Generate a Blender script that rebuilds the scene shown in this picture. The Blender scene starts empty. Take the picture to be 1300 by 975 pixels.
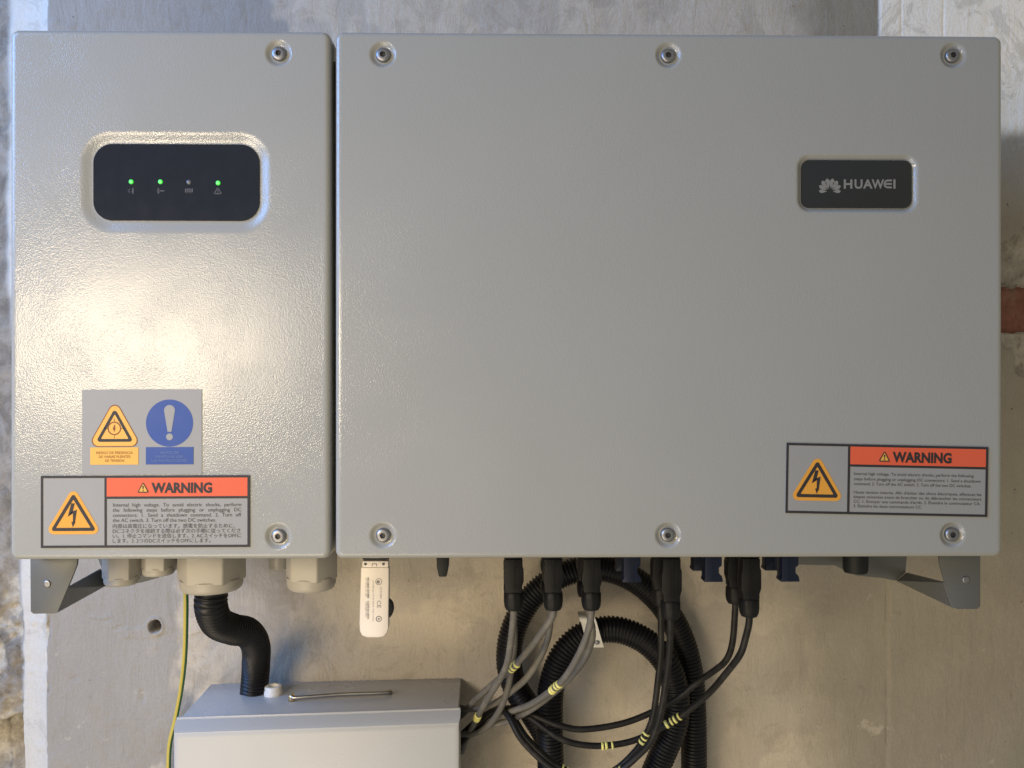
import bpy, bmesh, math, random
import numpy as np
from mathutils import Vector, Matrix

random.seed(7)
scene = bpy.context.scene
COL = scene.collection
R = math.radians

# ------------------------------------------------------------------ camera
F = 1012.0                       # focal length in photograph pixels (1300 wide)
CAM = Vector((0.0, -0.75, 0.0))
YAW = R(0.83)
cd = bpy.data.cameras.new('camera'); cam = bpy.data.objects.new('camera', cd); COL.objects.link(cam)
cam.location = CAM; cam.rotation_euler = (R(90), 0, -YAW)
cd.sensor_width = 36.0; cd.lens = 36.0 * F / 1300.0
cd.clip_start = 0.02; cd.clip_end = 50
scene.camera = cam

# ------------------------------------------------------------------ world + lamps
w = bpy.data.worlds.new('World'); scene.world = w; w.use_nodes = True
bg = w.node_tree.nodes['Background']
bg.inputs[0].default_value = (1.0, 0.945, 0.81, 1); bg.inputs[1].default_value = 0.40

def area(name, loc, target, sx, sy, watt, color):
    l = bpy.data.lights.new(name, 'AREA'); l.shape = 'RECTANGLE'; l.size = sx; l.size_y = sy
    l.energy = watt; l.color = color
    o = bpy.data.objects.new(name, l); COL.objects.link(o); o.location = loc
    o.rotation_euler = (Vector(target) - Vector(loc)).to_track_quat('-Z', 'Y').to_euler()
    return o
dl_ = area('doorway_light', (-0.74, -0.92, 0.08), (-0.12, 0.3, -0.22), 0.46, 0.25, 4.8, (1.0, 0.82, 0.57)); dl_.data.spread = R(120)
area('floor_bounce_light', (-0.62, -1.10, -1.05), (0.0, 0.15, -0.2), 1.1, 0.8, 14.0, (1.0, 0.84, 0.60))
area('window_light', (-1.72, -0.64, 0.86), (-0.3, 0.15, 0.0), 1.2, 1.0, 54.0, (0.17, 0.43, 1.0))

vs = scene.view_settings
vs.view_transform = 'Standard'; vs.look = 'None'; vs.exposure = 0.0; vs.gamma = 1.0
vs.use_curve_mapping = False

# ------------------------------------------------------------------ helpers
_f = Vector((math.sin(YAW), math.cos(YAW), 0)); _r = Vector((math.cos(YAW), -math.sin(YAW), 0))
def P(u, v, y):
    """survey point: photograph pixel (u, v) lying at depth y -> metres"""
    ray = _f + _r * ((u - 650) / F) + Vector((0, 0, (487.5 - v) / F))
    return CAM + ray * ((y + 0.75) / ray.y)

WPOS = {}
def link(name, me, mat, parent=None, at=None, smooth=None):
    o = bpy.data.objects.new(name, me); COL.objects.link(o)
    if mat is not None and not me.materials:
        for m in (mat if isinstance(mat, (list, tuple)) else [mat]): me.materials.append(m)
    at = Vector(at) if at is not None else Vector((0, 0, 0))
    WPOS[o] = at
    if parent is not None:
        o.parent = parent; o.location = at - WPOS[parent]
    else:
        o.location = at
    return o

def mk(name, verts, faces, mat, parent=None, smooth=True, fmat=None, base=False):
    """mesh object from world-space vertices; its origin is put at its own centre (or base)"""
    vv = np.asarray([tuple(v) for v in verts], dtype=float)
    lo = vv.min(0); hi = vv.max(0); c = (lo + hi) / 2
    if base: c[2] = lo[2]
    me = bpy.data.meshes.new(name)
    me.from_pydata((vv - c).tolist(), [], [tuple(f) for f in faces])
    if smooth: me.polygons.foreach_set('use_smooth', [True] * len(me.polygons))
    if fmat is not None: me.polygons.foreach_set('material_index', fmat)
    me.update()
    return link(name, me, mat, parent, c)

def from_bm(name, bm, mat, parent=None, smooth=False, angle=None):
    me = bpy.data.meshes.new(name)
    lo = Vector((1e9,) * 3); hi = Vector((-1e9,) * 3)
    for v in bm.verts:
        for k in range(3):
            lo[k] = min(lo[k], v.co[k]); hi[k] = max(hi[k], v.co[k])
    c = (lo + hi) / 2
    for v in bm.verts: v.co -= c
    bmesh.ops.recalc_face_normals(bm, faces=bm.faces)
    bm.to_mesh(me); bm.free()
    if smooth:
        me.polygons.foreach_set('use_smooth', [True] * len(me.polygons))
        if angle: me.set_sharp_from_angle(angle=R(angle))
    me.update()
    return link(name, me, mat, parent, c)

def thing(name, label, cat, loc, group=None, parent=None):
    o = bpy.data.objects.new(name, None); COL.objects.link(o)
    o.empty_display_size = 0.02
    WPOS[o] = Vector(loc)
    if parent is not None:
        o.parent = parent; o.location = Vector(loc) - WPOS[parent]
    else:
        o.location = loc
    if label: o['label'] = label
    if cat: o['category'] = cat
    if group: o['group'] = group
    return o

def tag(o, label, cat, group=None):
    o['label'] = label; o['category'] = cat
    if group: o['group'] = group
    return o

def box_bm(x0, x1, y0, y1, z0, z1, bevel=0.0, seg=2):
    bm = bmesh.new(); bmesh.ops.create_cube(bm, size=1)
    for v in bm.verts:
        v.co = Vector(((x0 + x1) / 2 + v.co.x * (x1 - x0), (y0 + y1) / 2 + v.co.y * (y1 - y0), (z0 + z1) / 2 + v.co.z * (z1 - z0)))
    if bevel:
        bmesh.ops.bevel(bm, geom=list(bm.edges), offset=bevel, segments=seg, profile=0.5, affect='EDGES')
    return bm

def prism_xz(pts, y0, y1, bevel=0.0):
    """polygon in the xz plane extruded along y"""
    bm = bmesh.new()
    a = [bm.verts.new((x, y0, z)) for x, z in pts]; b = [bm.verts.new((x, y1, z)) for x, z in pts]
    n = len(pts)
    bm.faces.new(a); bm.faces.new(b[::-1])
    for i in range(n): bm.faces.new((a[i], b[i], b[(i + 1) % n], a[(i + 1) % n]))
    if bevel:
        bmesh.ops.recalc_face_normals(bm, faces=bm.faces)
        bmesh.ops.bevel(bm, geom=list(bm.edges), offset=bevel, segments=2, profile=0.5, affect='EDGES')
    return bm

def lathe(prof, cx, cy, n=32, nfac=None):
    """profile [(r, z)] turned about a vertical axis at cx, cy"""
    vs_, fs = [], []
    for r, z in prof:
        for k in range(n):
            a = 2 * math.pi * k / n
            vs_.append((cx + r * math.cos(a), cy + r * math.sin(a), z))
    m = len(prof)
    for i in range(m - 1):
        for k in range(n):
            k2 = (k + 1) % n
            fs.append((i * n + k, i * n + k2, (i + 1) * n + k2, (i + 1) * n + k))
    fs.append(tuple(range(n))[::-1]); fs.append(tuple((m - 1) * n + k for k in range(n)))
    return vs_, fs

def catmull(pts, step):
    pts = [Vector(p) for p in pts]
    ext = [pts[0] * 2 - pts[1]] + pts + [pts[-1] * 2 - pts[-2]]
    out = []
    for i in range(1, len(ext) - 2):
        p0, p1, p2, p3 = ext[i - 1:i + 3]
        for k in range(24):
            t = k / 24
            out.append(0.5 * ((2 * p1) + (p2 - p0) * t + (2 * p0 - 5 * p1 + 4 * p2 - p3) * t * t + (3 * p1 - p0 - 3 * p2 + p3) * t ** 3))
    out.append(pts[-1])
    a = np.array([tuple(p) for p in out]); d = np.r_[0, np.cumsum(np.linalg.norm(np.diff(a, axis=0), axis=1))]
    n = max(2, int(d[-1] / step) + 1); s = np.linspace(0, d[-1], n)
    return np.stack([np.interp(s, d, a[:, k]) for k in range(3)], 1), s

def tube(path, rad, n=12, caps=True):
    """sweep; rad scalar or per-ring array"""
    path = np.asarray(path); m = len(path)
    rad = np.full(m, rad) if np.isscalar(rad) else np.asarray(rad)
    T = np.gradient(path, axis=0); T /= np.linalg.norm(T, axis=1)[:, None]
    nrm = np.cross(T[0], (0.0, 1.0, 0.03)); nrm /= np.linalg.norm(nrm)
    ang = np.arange(n) * 2 * math.pi / n
    V = np.zeros((m, n, 3))
    for i in range(m):
        nrm = nrm - T[i] * nrm.dot(T[i]); nrm /= np.linalg.norm(nrm)
        b = np.cross(T[i], nrm)
        V[i] = path[i] + rad[i] * (np.cos(ang)[:, None] * nrm + np.sin(ang)[:, None] * b)
    I = np.arange(m - 1)[:, None] * n; K = np.arange(n)[None, :]; K2 = (K + 1) % n
    Fq = np.stack([I + K, I + K2, I + n + K2, I + n + K], -1).reshape(-1, 4).tolist()
    if caps:
        Fq.append(list(range(n))[::-1]); Fq.append([(m - 1) * n + k for k in range(n)])
    return V.reshape(-1, 3), Fq

def corrugated(pts, radius, pitch=0.0044, depth=0.0021, n=22):
    path, s = catmull(pts, pitch / 6)
    ph = (s / pitch) % 1.0
    prof = np.clip(0.5 + 0.85 * np.cos(2 * math.pi * ph), 0, 1)
    return tube(path, radius - depth + depth * prof, n)

# ------------------------------------------------------------------ numpy noise
_rs = np.random.RandomState(11)
_LAT = _rs.rand(256, 256)
def vnoise(x, y):
    xi = np.floor(x).astype(int); yi = np.floor(y).astype(int); fx = x - xi; fy = y - yi
    fx = fx * fx * (3 - 2 * fx); fy = fy * fy * (3 - 2 * fy)
    g = lambda a, b: _LAT[a % 256, b % 256]
    return (g(xi, yi) * (1 - fx) + g(xi + 1, yi) * fx) * (1 - fy) + (g(xi, yi + 1) * (1 - fx) + g(xi + 1, yi + 1) * fx) * fy
def fbm(x, y, o=5, gain=0.5):
    a, t, n = 1.0, 0.0, 0.0
    for k in range(o):
        t = t + a * vnoise(x * 2 ** k + 17.3 * k, y * 2 ** k + 9.1 * k); n += a; a *= gain
    return t / n
def sstep(a, b, x):
    t = np.clip((x - a) / (b - a), 0, 1); return t * t * (3 - 2 * t)

# ------------------------------------------------------------------ materials
def new_mat(name):
    m = bpy.data.materials.new(name); m.use_nodes = True
    return m, m.node_tree, m.node_tree.nodes['Principled BSDF']

def simple(name, col, rough=0.5, metal=0.0, spec=0.5, var=0.06, vscale=60, bump=0.0, bscale=900, rvar=0.08, coat=0.0, dust=0.0):
    """base colour with slight noise, roughness variation, fine bump and optional dust mottling"""
    m, nt, p = new_mat(name); N = nt.nodes; L = nt.links
    tc = N.new('ShaderNodeTexCoord')
    nz = N.new('ShaderNodeTexNoise'); nz.inputs['Scale'].default_value = vscale; nz.inputs['Detail'].default_value = 5
    L.new(tc.outputs['Object'], nz.inputs['Vector'])
    mx = N.new('ShaderNodeMix'); mx.data_type = 'RGBA'
    c = col
    mx.inputs[6].default_value = (c[0] * (1 - var), c[1] * (1 - var), c[2] * (1 - var), 1)
    mx.inputs[7].default_value = (min(1, c[0] * (1 + var)), min(1, c[1] * (1 + var)), min(1, c[2] * (1 + var)), 1)
    L.new(nz.outputs['Fac'], mx.inputs[0])
    out = mx.outputs[2]
    if dust:
        n2 = N.new('ShaderNodeTexNoise'); n2.inputs['Scale'].default_value = 45; n2.inputs['Detail'].default_value = 7; n2.inputs['Roughness'].default_value = 0.7
        L.new(tc.outputs['Object'], n2.inputs['Vector'])
        mr = N.new('ShaderNodeMapRange'); mr.inputs[1].default_value = 0.5; mr.inputs[2].default_value = 0.75; mr.inputs[3].default_value = 0; mr.inputs[4].default_value = dust
        L.new(n2.outputs['Fac'], mr.inputs[0])
        m2 = N.new('ShaderNodeMix'); m2.data_type = 'RGBA'; m2.inputs[7].default_value = (0.30, 0.27, 0.22, 1)
        L.new(mr.outputs[0], m2.inputs[0]); L.new(out, m2.inputs[6]); out = m2.outputs[2]
    L.new(out, p.inputs['Base Color'])
    rr = N.new('ShaderNodeMapRange'); rr.inputs[3].default_value = max(0.02, rough - rvar); rr.inputs[4].default_value = min(1, rough + rvar)
    L.new(nz.outputs['Fac'], rr.inputs[0]); L.new(rr.outputs[0], p.inputs['Roughness'])
    p.inputs['Metallic'].default_value = metal; p.inputs['Specular IOR Level'].default_value = spec
    p.inputs['Coat Weight'].default_value = coat
    if bump:
        nb = N.new('ShaderNodeTexNoise'); nb.inputs['Scale'].default_value = bscale; nb.inputs['Detail'].default_value = 3
        L.new(tc.outputs['Object'], nb.inputs['Vector'])
        b = N.new('ShaderNodeBump'); b.inputs['Strength'].default_value = bump; b.inputs['Distance'].default_value = 0.001
        L.new(nb.outputs['Fac'], b.inputs['Height']); L.new(b.outputs[0], p.inputs['Normal'])
    return m

def powder_coat(name, col, rough, strength, scale):
    """orange-peel powder coat: two scales of pebbling under a semi-gloss skin"""
    m, nt, p = new_mat(name); N = nt.nodes; L = nt.links
    tc = N.new('ShaderNodeTexCoord')
    n0 = N.new('ShaderNodeTexNoise'); n0.inputs['Scale'].default_value = 9; n0.inputs['Detail'].default_value = 6
    L.new(tc.outputs['Object'], n0.inputs['Vector'])
    mx = N.new('ShaderNodeMix'); mx.data_type = 'RGBA'
    mx.inputs[6].default_value = (col[0] * 0.96, col[1] * 0.96, col[2] * 0.955, 1); mx.inputs[7].default_value = (col[0] * 1.03, col[1] * 1.03, col[2] * 1.03, 1)
    L.new(n0.outputs['Fac'], mx.inputs[0]); L.new(mx.outputs[2], p.inputs['Base Color'])
    p.inputs['Specular IOR Level'].default_value = 0.5
    rr = N.new('ShaderNodeMapRange'); rr.inputs[1].default_value = 0.3; rr.inputs[2].default_value = 0.7; rr.inputs[3].default_value = rough - 0.03; rr.inputs[4].default_value = rough + 0.05
    n4 = N.new('ShaderNodeTexNoise'); n4.inputs['Scale'].default_value = 10; n4.inputs['Detail'].default_value = 4; n4.inputs['Roughness'].default_value = 0.5; n4.inputs['Distortion'].default_value = 0.2
    L.new(tc.outputs['Object'], n4.inputs['Vector']); L.new(n4.outputs['Fac'], rr.inputs[0]); L.new(rr.outputs[0], p.inputs['Roughness'])
    n1 = N.new('ShaderNodeTexNoise'); n1.inputs['Scale'].default_value = scale; n1.inputs['Detail'].default_value = 1.5; n1.inputs['Roughness'].default_value = 0.4
    n2 = N.new('ShaderNodeTexNoise'); n2.inputs['Scale'].default_value = scale * 0.4; n2.inputs['Detail'].default_value = 1
    n3 = N.new('ShaderNodeTexNoise'); n3.inputs['Scale'].default_value = 22; n3.inputs['Detail'].default_value = 3; n3.inputs['Roughness'].default_value = 0.5
    for n in (n1, n2, n3): L.new(tc.outputs['Object'], n.inputs['Vector'])
    ad = N.new('ShaderNodeMath'); ad.operation = 'MULTIPLY_ADD'; ad.inputs[1].default_value = 0.35
    L.new(n2.outputs['Fac'], ad.inputs[0]); L.new(n1.outputs['Fac'], ad.inputs[2])
    sr = N.new('ShaderNodeMapRange'); sr.inputs[1].default_value = 0.35; sr.inputs[2].default_value = 0.68; sr.inputs[3].default_value = strength * 0.65; sr.inputs[4].default_value = strength * 1.3
    L.new(n3.outputs['Fac'], sr.inputs[0])
    b = N.new('ShaderNodeBump'); b.inputs['Distance'].default_value = 0.001
    L.new(sr.outputs[0], b.inputs['Strength'])
    L.new(ad.outputs[0], b.inputs['Height']); L.new(b.outputs[0], p.inputs['Normal'])
    return m

M = {}
M['coat'] = powder_coat('grey_powder_coat', (0.252, 0.256, 0.249), 0.20, 0.235, 780)
M['coat_body'] = powder_coat('grey_powder_coat_body', (0.25, 0.252, 0.25), 0.42, 0.25, 520)
M['cabinet'] = powder_coat('cabinet_paint', (0.37, 0.37, 0.367), 0.28, 0.05, 500)
M['bracket'] = simple('bracket_paint', (0.078, 0.081, 0.079), 0.45, bump=0.15, bscale=700)
M['steel'] = simple('screw_steel', (0.25, 0.25, 0.26), 0.46, metal=1.0, var=0.25, vscale=300)
M['socket_dark'] = simple('socket_dark', (0.03, 0.03, 0.035), 0.5)
M['rod'] = simple('rod_steel', (0.40, 0.39, 0.37), 0.32, metal=1.0, var=0.1, vscale=80)
M['brass'] = simple('brass', (0.75, 0.58, 0.30), 0.3, metal=1.0)
M['window'] = simple('display_black', (0.007, 0.010, 0.018), 0.12, var=0.1, rvar=0.05)
M['plate'] = simple('logo_plate_black', (0.010, 0.012, 0.014), 0.28, rvar=0.05)
M['icon'] = simple('icon_grey', (0.026, 0.029, 0.038), 0.5)
M['logo'] = simple('logo_silver', (0.17, 0.17, 0.165), 0.45)
M['led_off'] = simple('led_off', (0.09, 0.095, 0.11), 0.3)
m, nt, p = new_mat('led_green'); M['led'] = m
p.inputs['Base Color'].default_value = (0.05, 0.5, 0.06, 1); p.inputs['Emission Color'].default_value = (0.02, 0.60, 0.04, 1); p.inputs['Emission Strength'].default_value = 0.5
m, nt, p = new_mat('led_core'); M['led_core'] = m
p.inputs['Base Color'].default_value = (0.1, 0.5, 0.1, 1); p.inputs['Emission Color'].default_value = (0.10, 1.0, 0.11, 1); p.inputs['Emission Strength'].default_value = 1.15
M['sticker'] = simple('sticker_silver', (0.225, 0.227, 0.23), 0.55, spec=0.3, var=0.05, vscale=25)
M['ink'] = simple('ink_black', (0.022, 0.020, 0.022), 0.6, spec=0.3)
M['ink_text'] = simple('ink_text', (0.045, 0.042, 0.045), 0.6, spec=0.3)
M['orange'] = simple('ink_orange_red', (0.54, 0.088, 0.040), 0.55, spec=0.3, var=0.04)
M['amber'] = simple('ink_amber', (0.54, 0.255, 0.035), 0.55, spec=0.3, var=0.04)
M['amber2'] = simple('ink_yellow', (0.55, 0.31, 0.065), 0.55, spec=0.3, var=0.04)
M['brown'] = simple('ink_brown', (0.16, 0.05, 0.02), 0.6, spec=0.3)
M['blue'] = simple('ink_blue', (0.020, 0.056, 0.22), 0.55, spec=0.3, var=0.05)
M['blue_text'] = simple('ink_pale_blue', (0.09, 0.135, 0.28), 0.6, spec=0.3)
M['nylon'] = simple('gland_nylon', (0.31, 0.29, 0.255), 0.42, bump=0.05, bscale=500, dust=0.25)
M['black'] = simple('black_plastic', (0.005, 0.005, 0.006), 0.50, spec=0.2, var=0.15, dust=0.015)
M['conduit'] = simple('black_conduit', (0.005, 0.005, 0.007), 0.40, spec=0.26, var=0.15, dust=0.02)
M['blue_plastic'] = simple('dark_blue_plastic', (0.003, 0.007, 0.024), 0.40, spec=0.3)
M['cable_grey'] = simple('cable_dusty_grey', (0.095, 0.090, 0.082), 0.62, var=0.2, vscale=120, dust=0.35)
M['cable_black'] = simple('cable_black', (0.008, 0.0075, 0.0075), 0.5, spec=0.25, var=0.2, vscale=120, dust=0.07)
M['marker'] = simple('marker_yellow', (0.66, 0.62, 0.20), 0.5, var=0.08)
M['earth_yellow'] = simple('earth_yellow', (0.45, 0.35, 0.06), 0.5)
M['earth_green'] = simple('earth_green', (0.02, 0.10, 0.03), 0.5)
M['white'] = simple('white_plastic', (0.60, 0.55, 0.50), 0.42, var=0.03)
M['white2'] = simple('white_clip', (0.68, 0.66, 0.62), 0.5)
M['print'] = simple('grey_print', (0.16, 0.15, 0.15), 0.6)
M['rubber'] = simple('rubber_dark', (0.006, 0.007, 0.008), 0.6, spec=0.3)
M['brick'] = simple('brick_red', (0.19, 0.082, 0.056), 0.92, spec=0.15, var=0.5, vscale=120, bump=1.0, bscale=350, dust=0.35)
M['wall_screw'] = M['steel']

# ------------------------------------------------------------------ wall
YW = 0.30
def wall_lines(lo, hi, base, refine):
    xs = list(np.arange(lo, hi + 1e-9, base))
    for a, b, s in refine: xs += list(np.arange(a, b, s))
    xs = np.unique(np.round(xs, 5))
    keep = [xs[0]]
    for x in xs[1:]:
        if x - keep[-1] > 0.0006: keep.append(x)
    return np.array(keep)

XE = P(60, 500, YW).x                     # left corner of the smooth plaster
XR = P(1116, 30, YW).x                    # start of the whiter plaster on the right
hole = P(197, 795, YW)
bx0 = P(1255, 0, YW).x
bz1 = P(1290, 363, YW).z; bz0 = P(1290, 421, YW).z

xs = np.r_[np.arange(-1.1, -0.70, 0.02), wall_lines(-0.70, 0.73, 0.0034, [(XE - 0.05, XE + 0.012, 0.0014), (hole.x - .014, hole.x + .014, 0.0011), (0.655, 0.73, 0.0016), (P(1140, 20, YW).x, P(1146, 20, YW).x, 0.001), (P(1193, 20, YW).x, P(1199, 20, YW).x, 0.001), (P(1108, 20, YW).x, P(1132, 20, YW).x, 0.0016)]), np.arange(0.75, 1.15, 0.02)]
zs = np.r_[np.arange(-1.0, -0.56, 0.02), wall_lines(-0.56, 0.56, 0.0030, [(hole.z - .014, hole.z + .014, 0.0011)]), np.arange(0.58, 1.0, 0.02)]
X, Z = np.meshgrid(xs, zs)

edge = XE + 0.0045 * (fbm(Z * 45 + 3, Z * 0 + 1, 4) - 0.5) + 0.004 * (fbm(Z * 6, Z * 0 + 5, 2) - 0.5)
s = edge - X                                # > 0 left of the corner
D = np.zeros_like(X)                        # depth behind the plaster face
cove = 0.036 * (1 - np.exp(-np.clip(s, 0, None) / 0.034))
D += np.where(s > 0, cove, 0)
# nicked arris
nick = sstep(0.62, 0.74, fbm(X * 90 + 5, Z * 38 + 2, 3)) * sstep(0.007, 0.0, np.abs(s)) * 0.004
D += nick
# broken old render left of the cove
rough_w = sstep(0.044, 0.058, s - 0.020 * sstep(-0.05, 0.15, Z) + 0.012 * (fbm(Z * 9 + 2, Z * 0, 3) - 0.5))
rg = fbm(X * 26 + 7, Z * 22 + 1, 5, 0.55)
terr = np.floor(rg * 7) / 7 + 0.35 * (rg * 7 % 1) ** 4 / 7
lowl = sstep(-0.22, -0.34, Z) * 0.65 + 0.35
D += rough_w * lowl * (0.006 + 0.026 * (0.62 - terr) + 0.004 * (fbm(X * 120, Z * 120, 3) - 0.5))
zb = P(10, 922, YW).z + 0.010 * (fbm(X * 40, X * 0 + 3, 3) - 0.5) + (X - P(30, 0, YW).x) * 0.22
D += rough_w * sstep(0.004, -0.004, Z - zb) * 0.055
# gentle unevenness and trowel sweeps of the plaster face
flat = 1 - rough_w
D += flat * 0.0040 * (fbm(X * 5 + 2, Z * 5 + 8, 3) - 0.5)
D += flat * 0.0011 * (fbm(X * 34, Z * 34 + 4, 4) - 0.5)
patch = fbm(X * 9 + 31, Z * 8 + 12, 5, 0.52)
D -= flat * 0.0005 * sstep(0.50, 0.53, patch)             # skim coat standing proud
ridge = fbm(X * 30 + Z * 22 + 6, Z * 55 - X * 12, 4)
D -= flat * 0.0010 * sstep(0.72, 0.82, ridge)
# whiter layer at right, a slight step
er = XR + 0.012 * sstep(0.3, -0.4, Z) + 0.003 * (fbm(Z * 40, Z * 0 + 2, 3) - 0.5)
right = sstep(-0.0016, 0.0016, X - er)
D -= right * 0.0025
seam = np.exp(-((X - er) / 0.0022) ** 2) * sstep(0.45, 0.6, fbm(Z * 24, Z * 0 + 8, 3))
D += seam * 0.002
# old plaster broken away round the brick at the right
pz = (Z - (bz0 + 0.035)) / 0.11; px_ = (X - 0.735) / 0.085
br = 1 - np.sqrt(pz ** 2 + px_ ** 2) + 0.55 * (fbm(X * 28 + 3, Z * 28 + 1, 5) - 0.5)
brk = sstep(0.0, 0.05, br)
brt = np.floor(fbm(X * 20 + 9, Z * 17 + 4, 4) * 6) / 6
D += brk * (0.007 + 0.016 * (brt - 0.3))
inb = sstep(0.003, -0.001, np.abs(Z - (bz0 + bz1) / 2) - (bz1 - bz0) / 2 + 0.013 * (fbm(X * 90 + 4, Z * 90, 5, 0.6) - 0.42)) * sstep(-0.004, 0.004, X - bx0 - 0.012)
D += inb * brk * 0.022
for hu in (1143, 1196):
    hx_ = P(hu, 20, YW).x + 0.0015 * (fbm(Z * 30 + hu, Z * 0, 3) - 0.5)
    D += np.exp(-((X - hx_) / 0.0013) ** 2) * 0.0009 * sstep(0.30, 0.36, Z)
# drilled hole with a chipped rim
rh = np.hypot(X - hole.x, Z - hole.z) + 0.0018 * (fbm(X * 260, Z * 260, 2) - 0.5)
D += 0.032 * sstep(0.0088, 0.0066, rh)
D -= 0.0016 * np.exp(-((rh - 0.0105) / 0.0022) ** 2)
# pock marks
pk = fbm(X * 75 + 13, Z * 75 + 21, 2)
D += flat * 0.0022 * sstep(0.90, 0.95, pk)

V = np.stack([X, YW + D, Z], -1).reshape(-1, 3)
nz_, nx_ = X.shape
I = (np.arange(nz_ - 1)[:, None] * nx_ + np.arange(nx_ - 1)[None, :]).reshape(-1)
Fq = np.stack([I, I + 1, I + nx_ + 1, I + nx_], -1)
me = bpy.data.meshes.new('wall')
me.vertices.add(len(V)); me.vertices.foreach_set('co', V.astype(np.float32).ravel())
me.loops.add(Fq.size); me.loops.foreach_set('vertex_index', Fq.astype(np.int32).ravel())
me.polygons.add(len(Fq)); me.polygons.foreach_set('loop_start', np.arange(0, Fq.size, 4, dtype=np.int32))
me.polygons.foreach_set('use_smooth', np.ones(len(Fq), dtype=bool))
me.update(calc_edges=True)
# surface masks: r = skim coat, g = whitewash plus painted cove light, b = broken core
att = me.color_attributes.new('layers', 'FLOAT_COLOR', 'POINT')
gz = P(1290, 172, YW).z
ww = right * sstep(-0.02, 0.02, (Z - gz) + 0.05 * (fbm(X * 16, Z * 16 + 3, 4) - 0.5))
cove_lit = 0.40 * np.where(s > 0.0012, 1.0, 0.0) * (1 - rough_w) + rough_w * 0.06 * (1 - sstep(-0.22, -0.34, Z))  # cove whitened: its window-facing brightness is put into the colour
skim = sstep(0.485, 0.515, patch)
bnd = np.where(Z > 0, P(345, 20, YW).x, P(222, 800, YW).x)          # grey cement left of here, tan plaster right
tan = sstep(-0.010, 0.010, X - bnd + 0.20 * (fbm(X * 11 + 4, Z * 9 + 6, 6, 0.55) - 0.5))
core = np.clip(brk * 0.55 + rough_w * sstep(0.56, 0.42, rg) * sstep(-0.20, -0.32, Z) + rough_w * sstep(0.004, -0.004, Z - zb), 0, 1)
att.data.foreach_set('color', np.stack([skim, np.clip(ww + cove_lit, 0, 1), core, tan], -1).astype(np.float32).ravel())

a2 = me.attributes.new('grey_dim_right', 'FLOAT', 'POINT'); a2.data.foreach_set('value', (sstep(-0.05, 0.05, X - er + 0.10 + 0.14 * (fbm(X * 8 + 1, Z * 8, 5) - 0.5)) * 0.9).astype(np.float32).ravel())  # greyer right plaster, darkened further to paint in the light's falloff
a3 = me.attributes.new('old_left', 'FLOAT', 'POINT'); a3.data.foreach_set('value', rough_w.astype(np.float32).ravel())
m, nt, p = new_mat('old_plaster'); N = nt.nodes; L = nt.links
tc = N.new('ShaderNodeTexCoord'); at = N.new('ShaderNodeAttribute'); at.attribute_name = 'layers'
sp = N.new('ShaderNodeSeparateColor'); L.new(at.outputs['Color'], sp.inputs[0])
def noise(scale, det=6, ro=0.6, vec=None, dist=0.0):
    n = N.new('ShaderNodeTexNoise'); n.inputs['Scale'].default_value = scale; n.inputs['Detail'].default_value = det
    n.inputs['Roughness'].default_value = ro; n.inputs['Distortion'].default_value = dist
    L.new(vec or tc.outputs['Object'], n.inputs['Vector']); return n.outputs['Fac']
def mix(fac, a, b):
    x = N.new('ShaderNodeMix'); x.data_type = 'RGBA'
    for k, v in ((0, fac), (6, a), (7, b)):
        if hasattr(v, 'links'): L.new(v, x.inputs[k])
        elif k == 0: x.inputs[k].default_value = v
        else: x.inputs[k].default_value = (*v, 1)
    return x.outputs[2]
def ramp(v, a, b, lo=0.0, hi=1.0):
    r = N.new('ShaderNodeMapRange'); r.inputs[1].default_value = a; r.inputs[2].default_value = b; r.inputs[3].default_value = lo; r.inputs[4].default_value = hi
    r.interpolation_type = 'SMOOTHSTEP'; L.new(v, r.inputs[0]); return r.outputs[0]
c1 = mix(noise(7, 8, 0.62), (0.38, 0.335, 0.28), (0.46, 0.41, 0.345))
c2 = mix(noise(11, 8, 0.65, dist=0.6), (0.43, 0.375, 0.30), (0.52, 0.46, 0.375))
c = mix(sp.outputs[0], c1, c2)
c = mix(ramp(noise(22, 7, 0.7, dist=1.0), 0.56, 0.72, 0, 0.35), c, (0.38, 0.345, 0.29))
c = mix(ramp(noise(3.2, 5, 0.6), 0.5, 0.7, 0, 0.45), c, (0.48, 0.43, 0.355))
rg_a = N.new('ShaderNodeAttribute'); rg_a.attribute_name = 'grey_dim_right'
c = mix(rg_a.outputs['Fac'], c, mix(noise(13, 8, 0.65), (0.20, 0.18, 0.145), (0.30, 0.27, 0.215)))
c = mix(at.outputs['Alpha'], mix(noise(9, 8, 0.6), (0.25, 0.235, 0.215), (0.32, 0.30, 0.275)), c)
ol_a = N.new('ShaderNodeAttribute'); ol_a.attribute_name = 'old_left'
c = mix(ol_a.outputs['Fac'], c, mix(ramp(noise(24, 9, 0.7, dist=0.8), 0.35, 0.65), (0.10, 0.085, 0.068), (0.25, 0.22, 0.185)))
c = mix(sp.outputs[1], c, mix(noise(18, 7, 0.6), (0.82, 0.76, 0.66), (0.90, 0.84, 0.73)))
core_c = mix(ramp(noise(30, 7, 0.7), 0.4, 0.65), (0.26, 0.23, 0.19), (0.52, 0.47, 0.38))
c = mix(sp.outputs[2], c, core_c)
gm = N.new('ShaderNodeMix'); gm.data_type = 'RGBA'; gm.blend_type = 'MULTIPLY'; gm.inputs[0].default_value = 1.0
L.new(c, gm.inputs[6]); L.new(mix(noise(300, 6, 0.75), (0.80, 0.80, 0.80), (1.18, 1.18, 1.18)), gm.inputs[7]); c = gm.outputs[2]
c = mix(ramp(noise(60, 8, 0.8, dist=1.5), 0.58, 0.68, 0, 0.40), c, (0.22, 0.195, 0.16))
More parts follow.
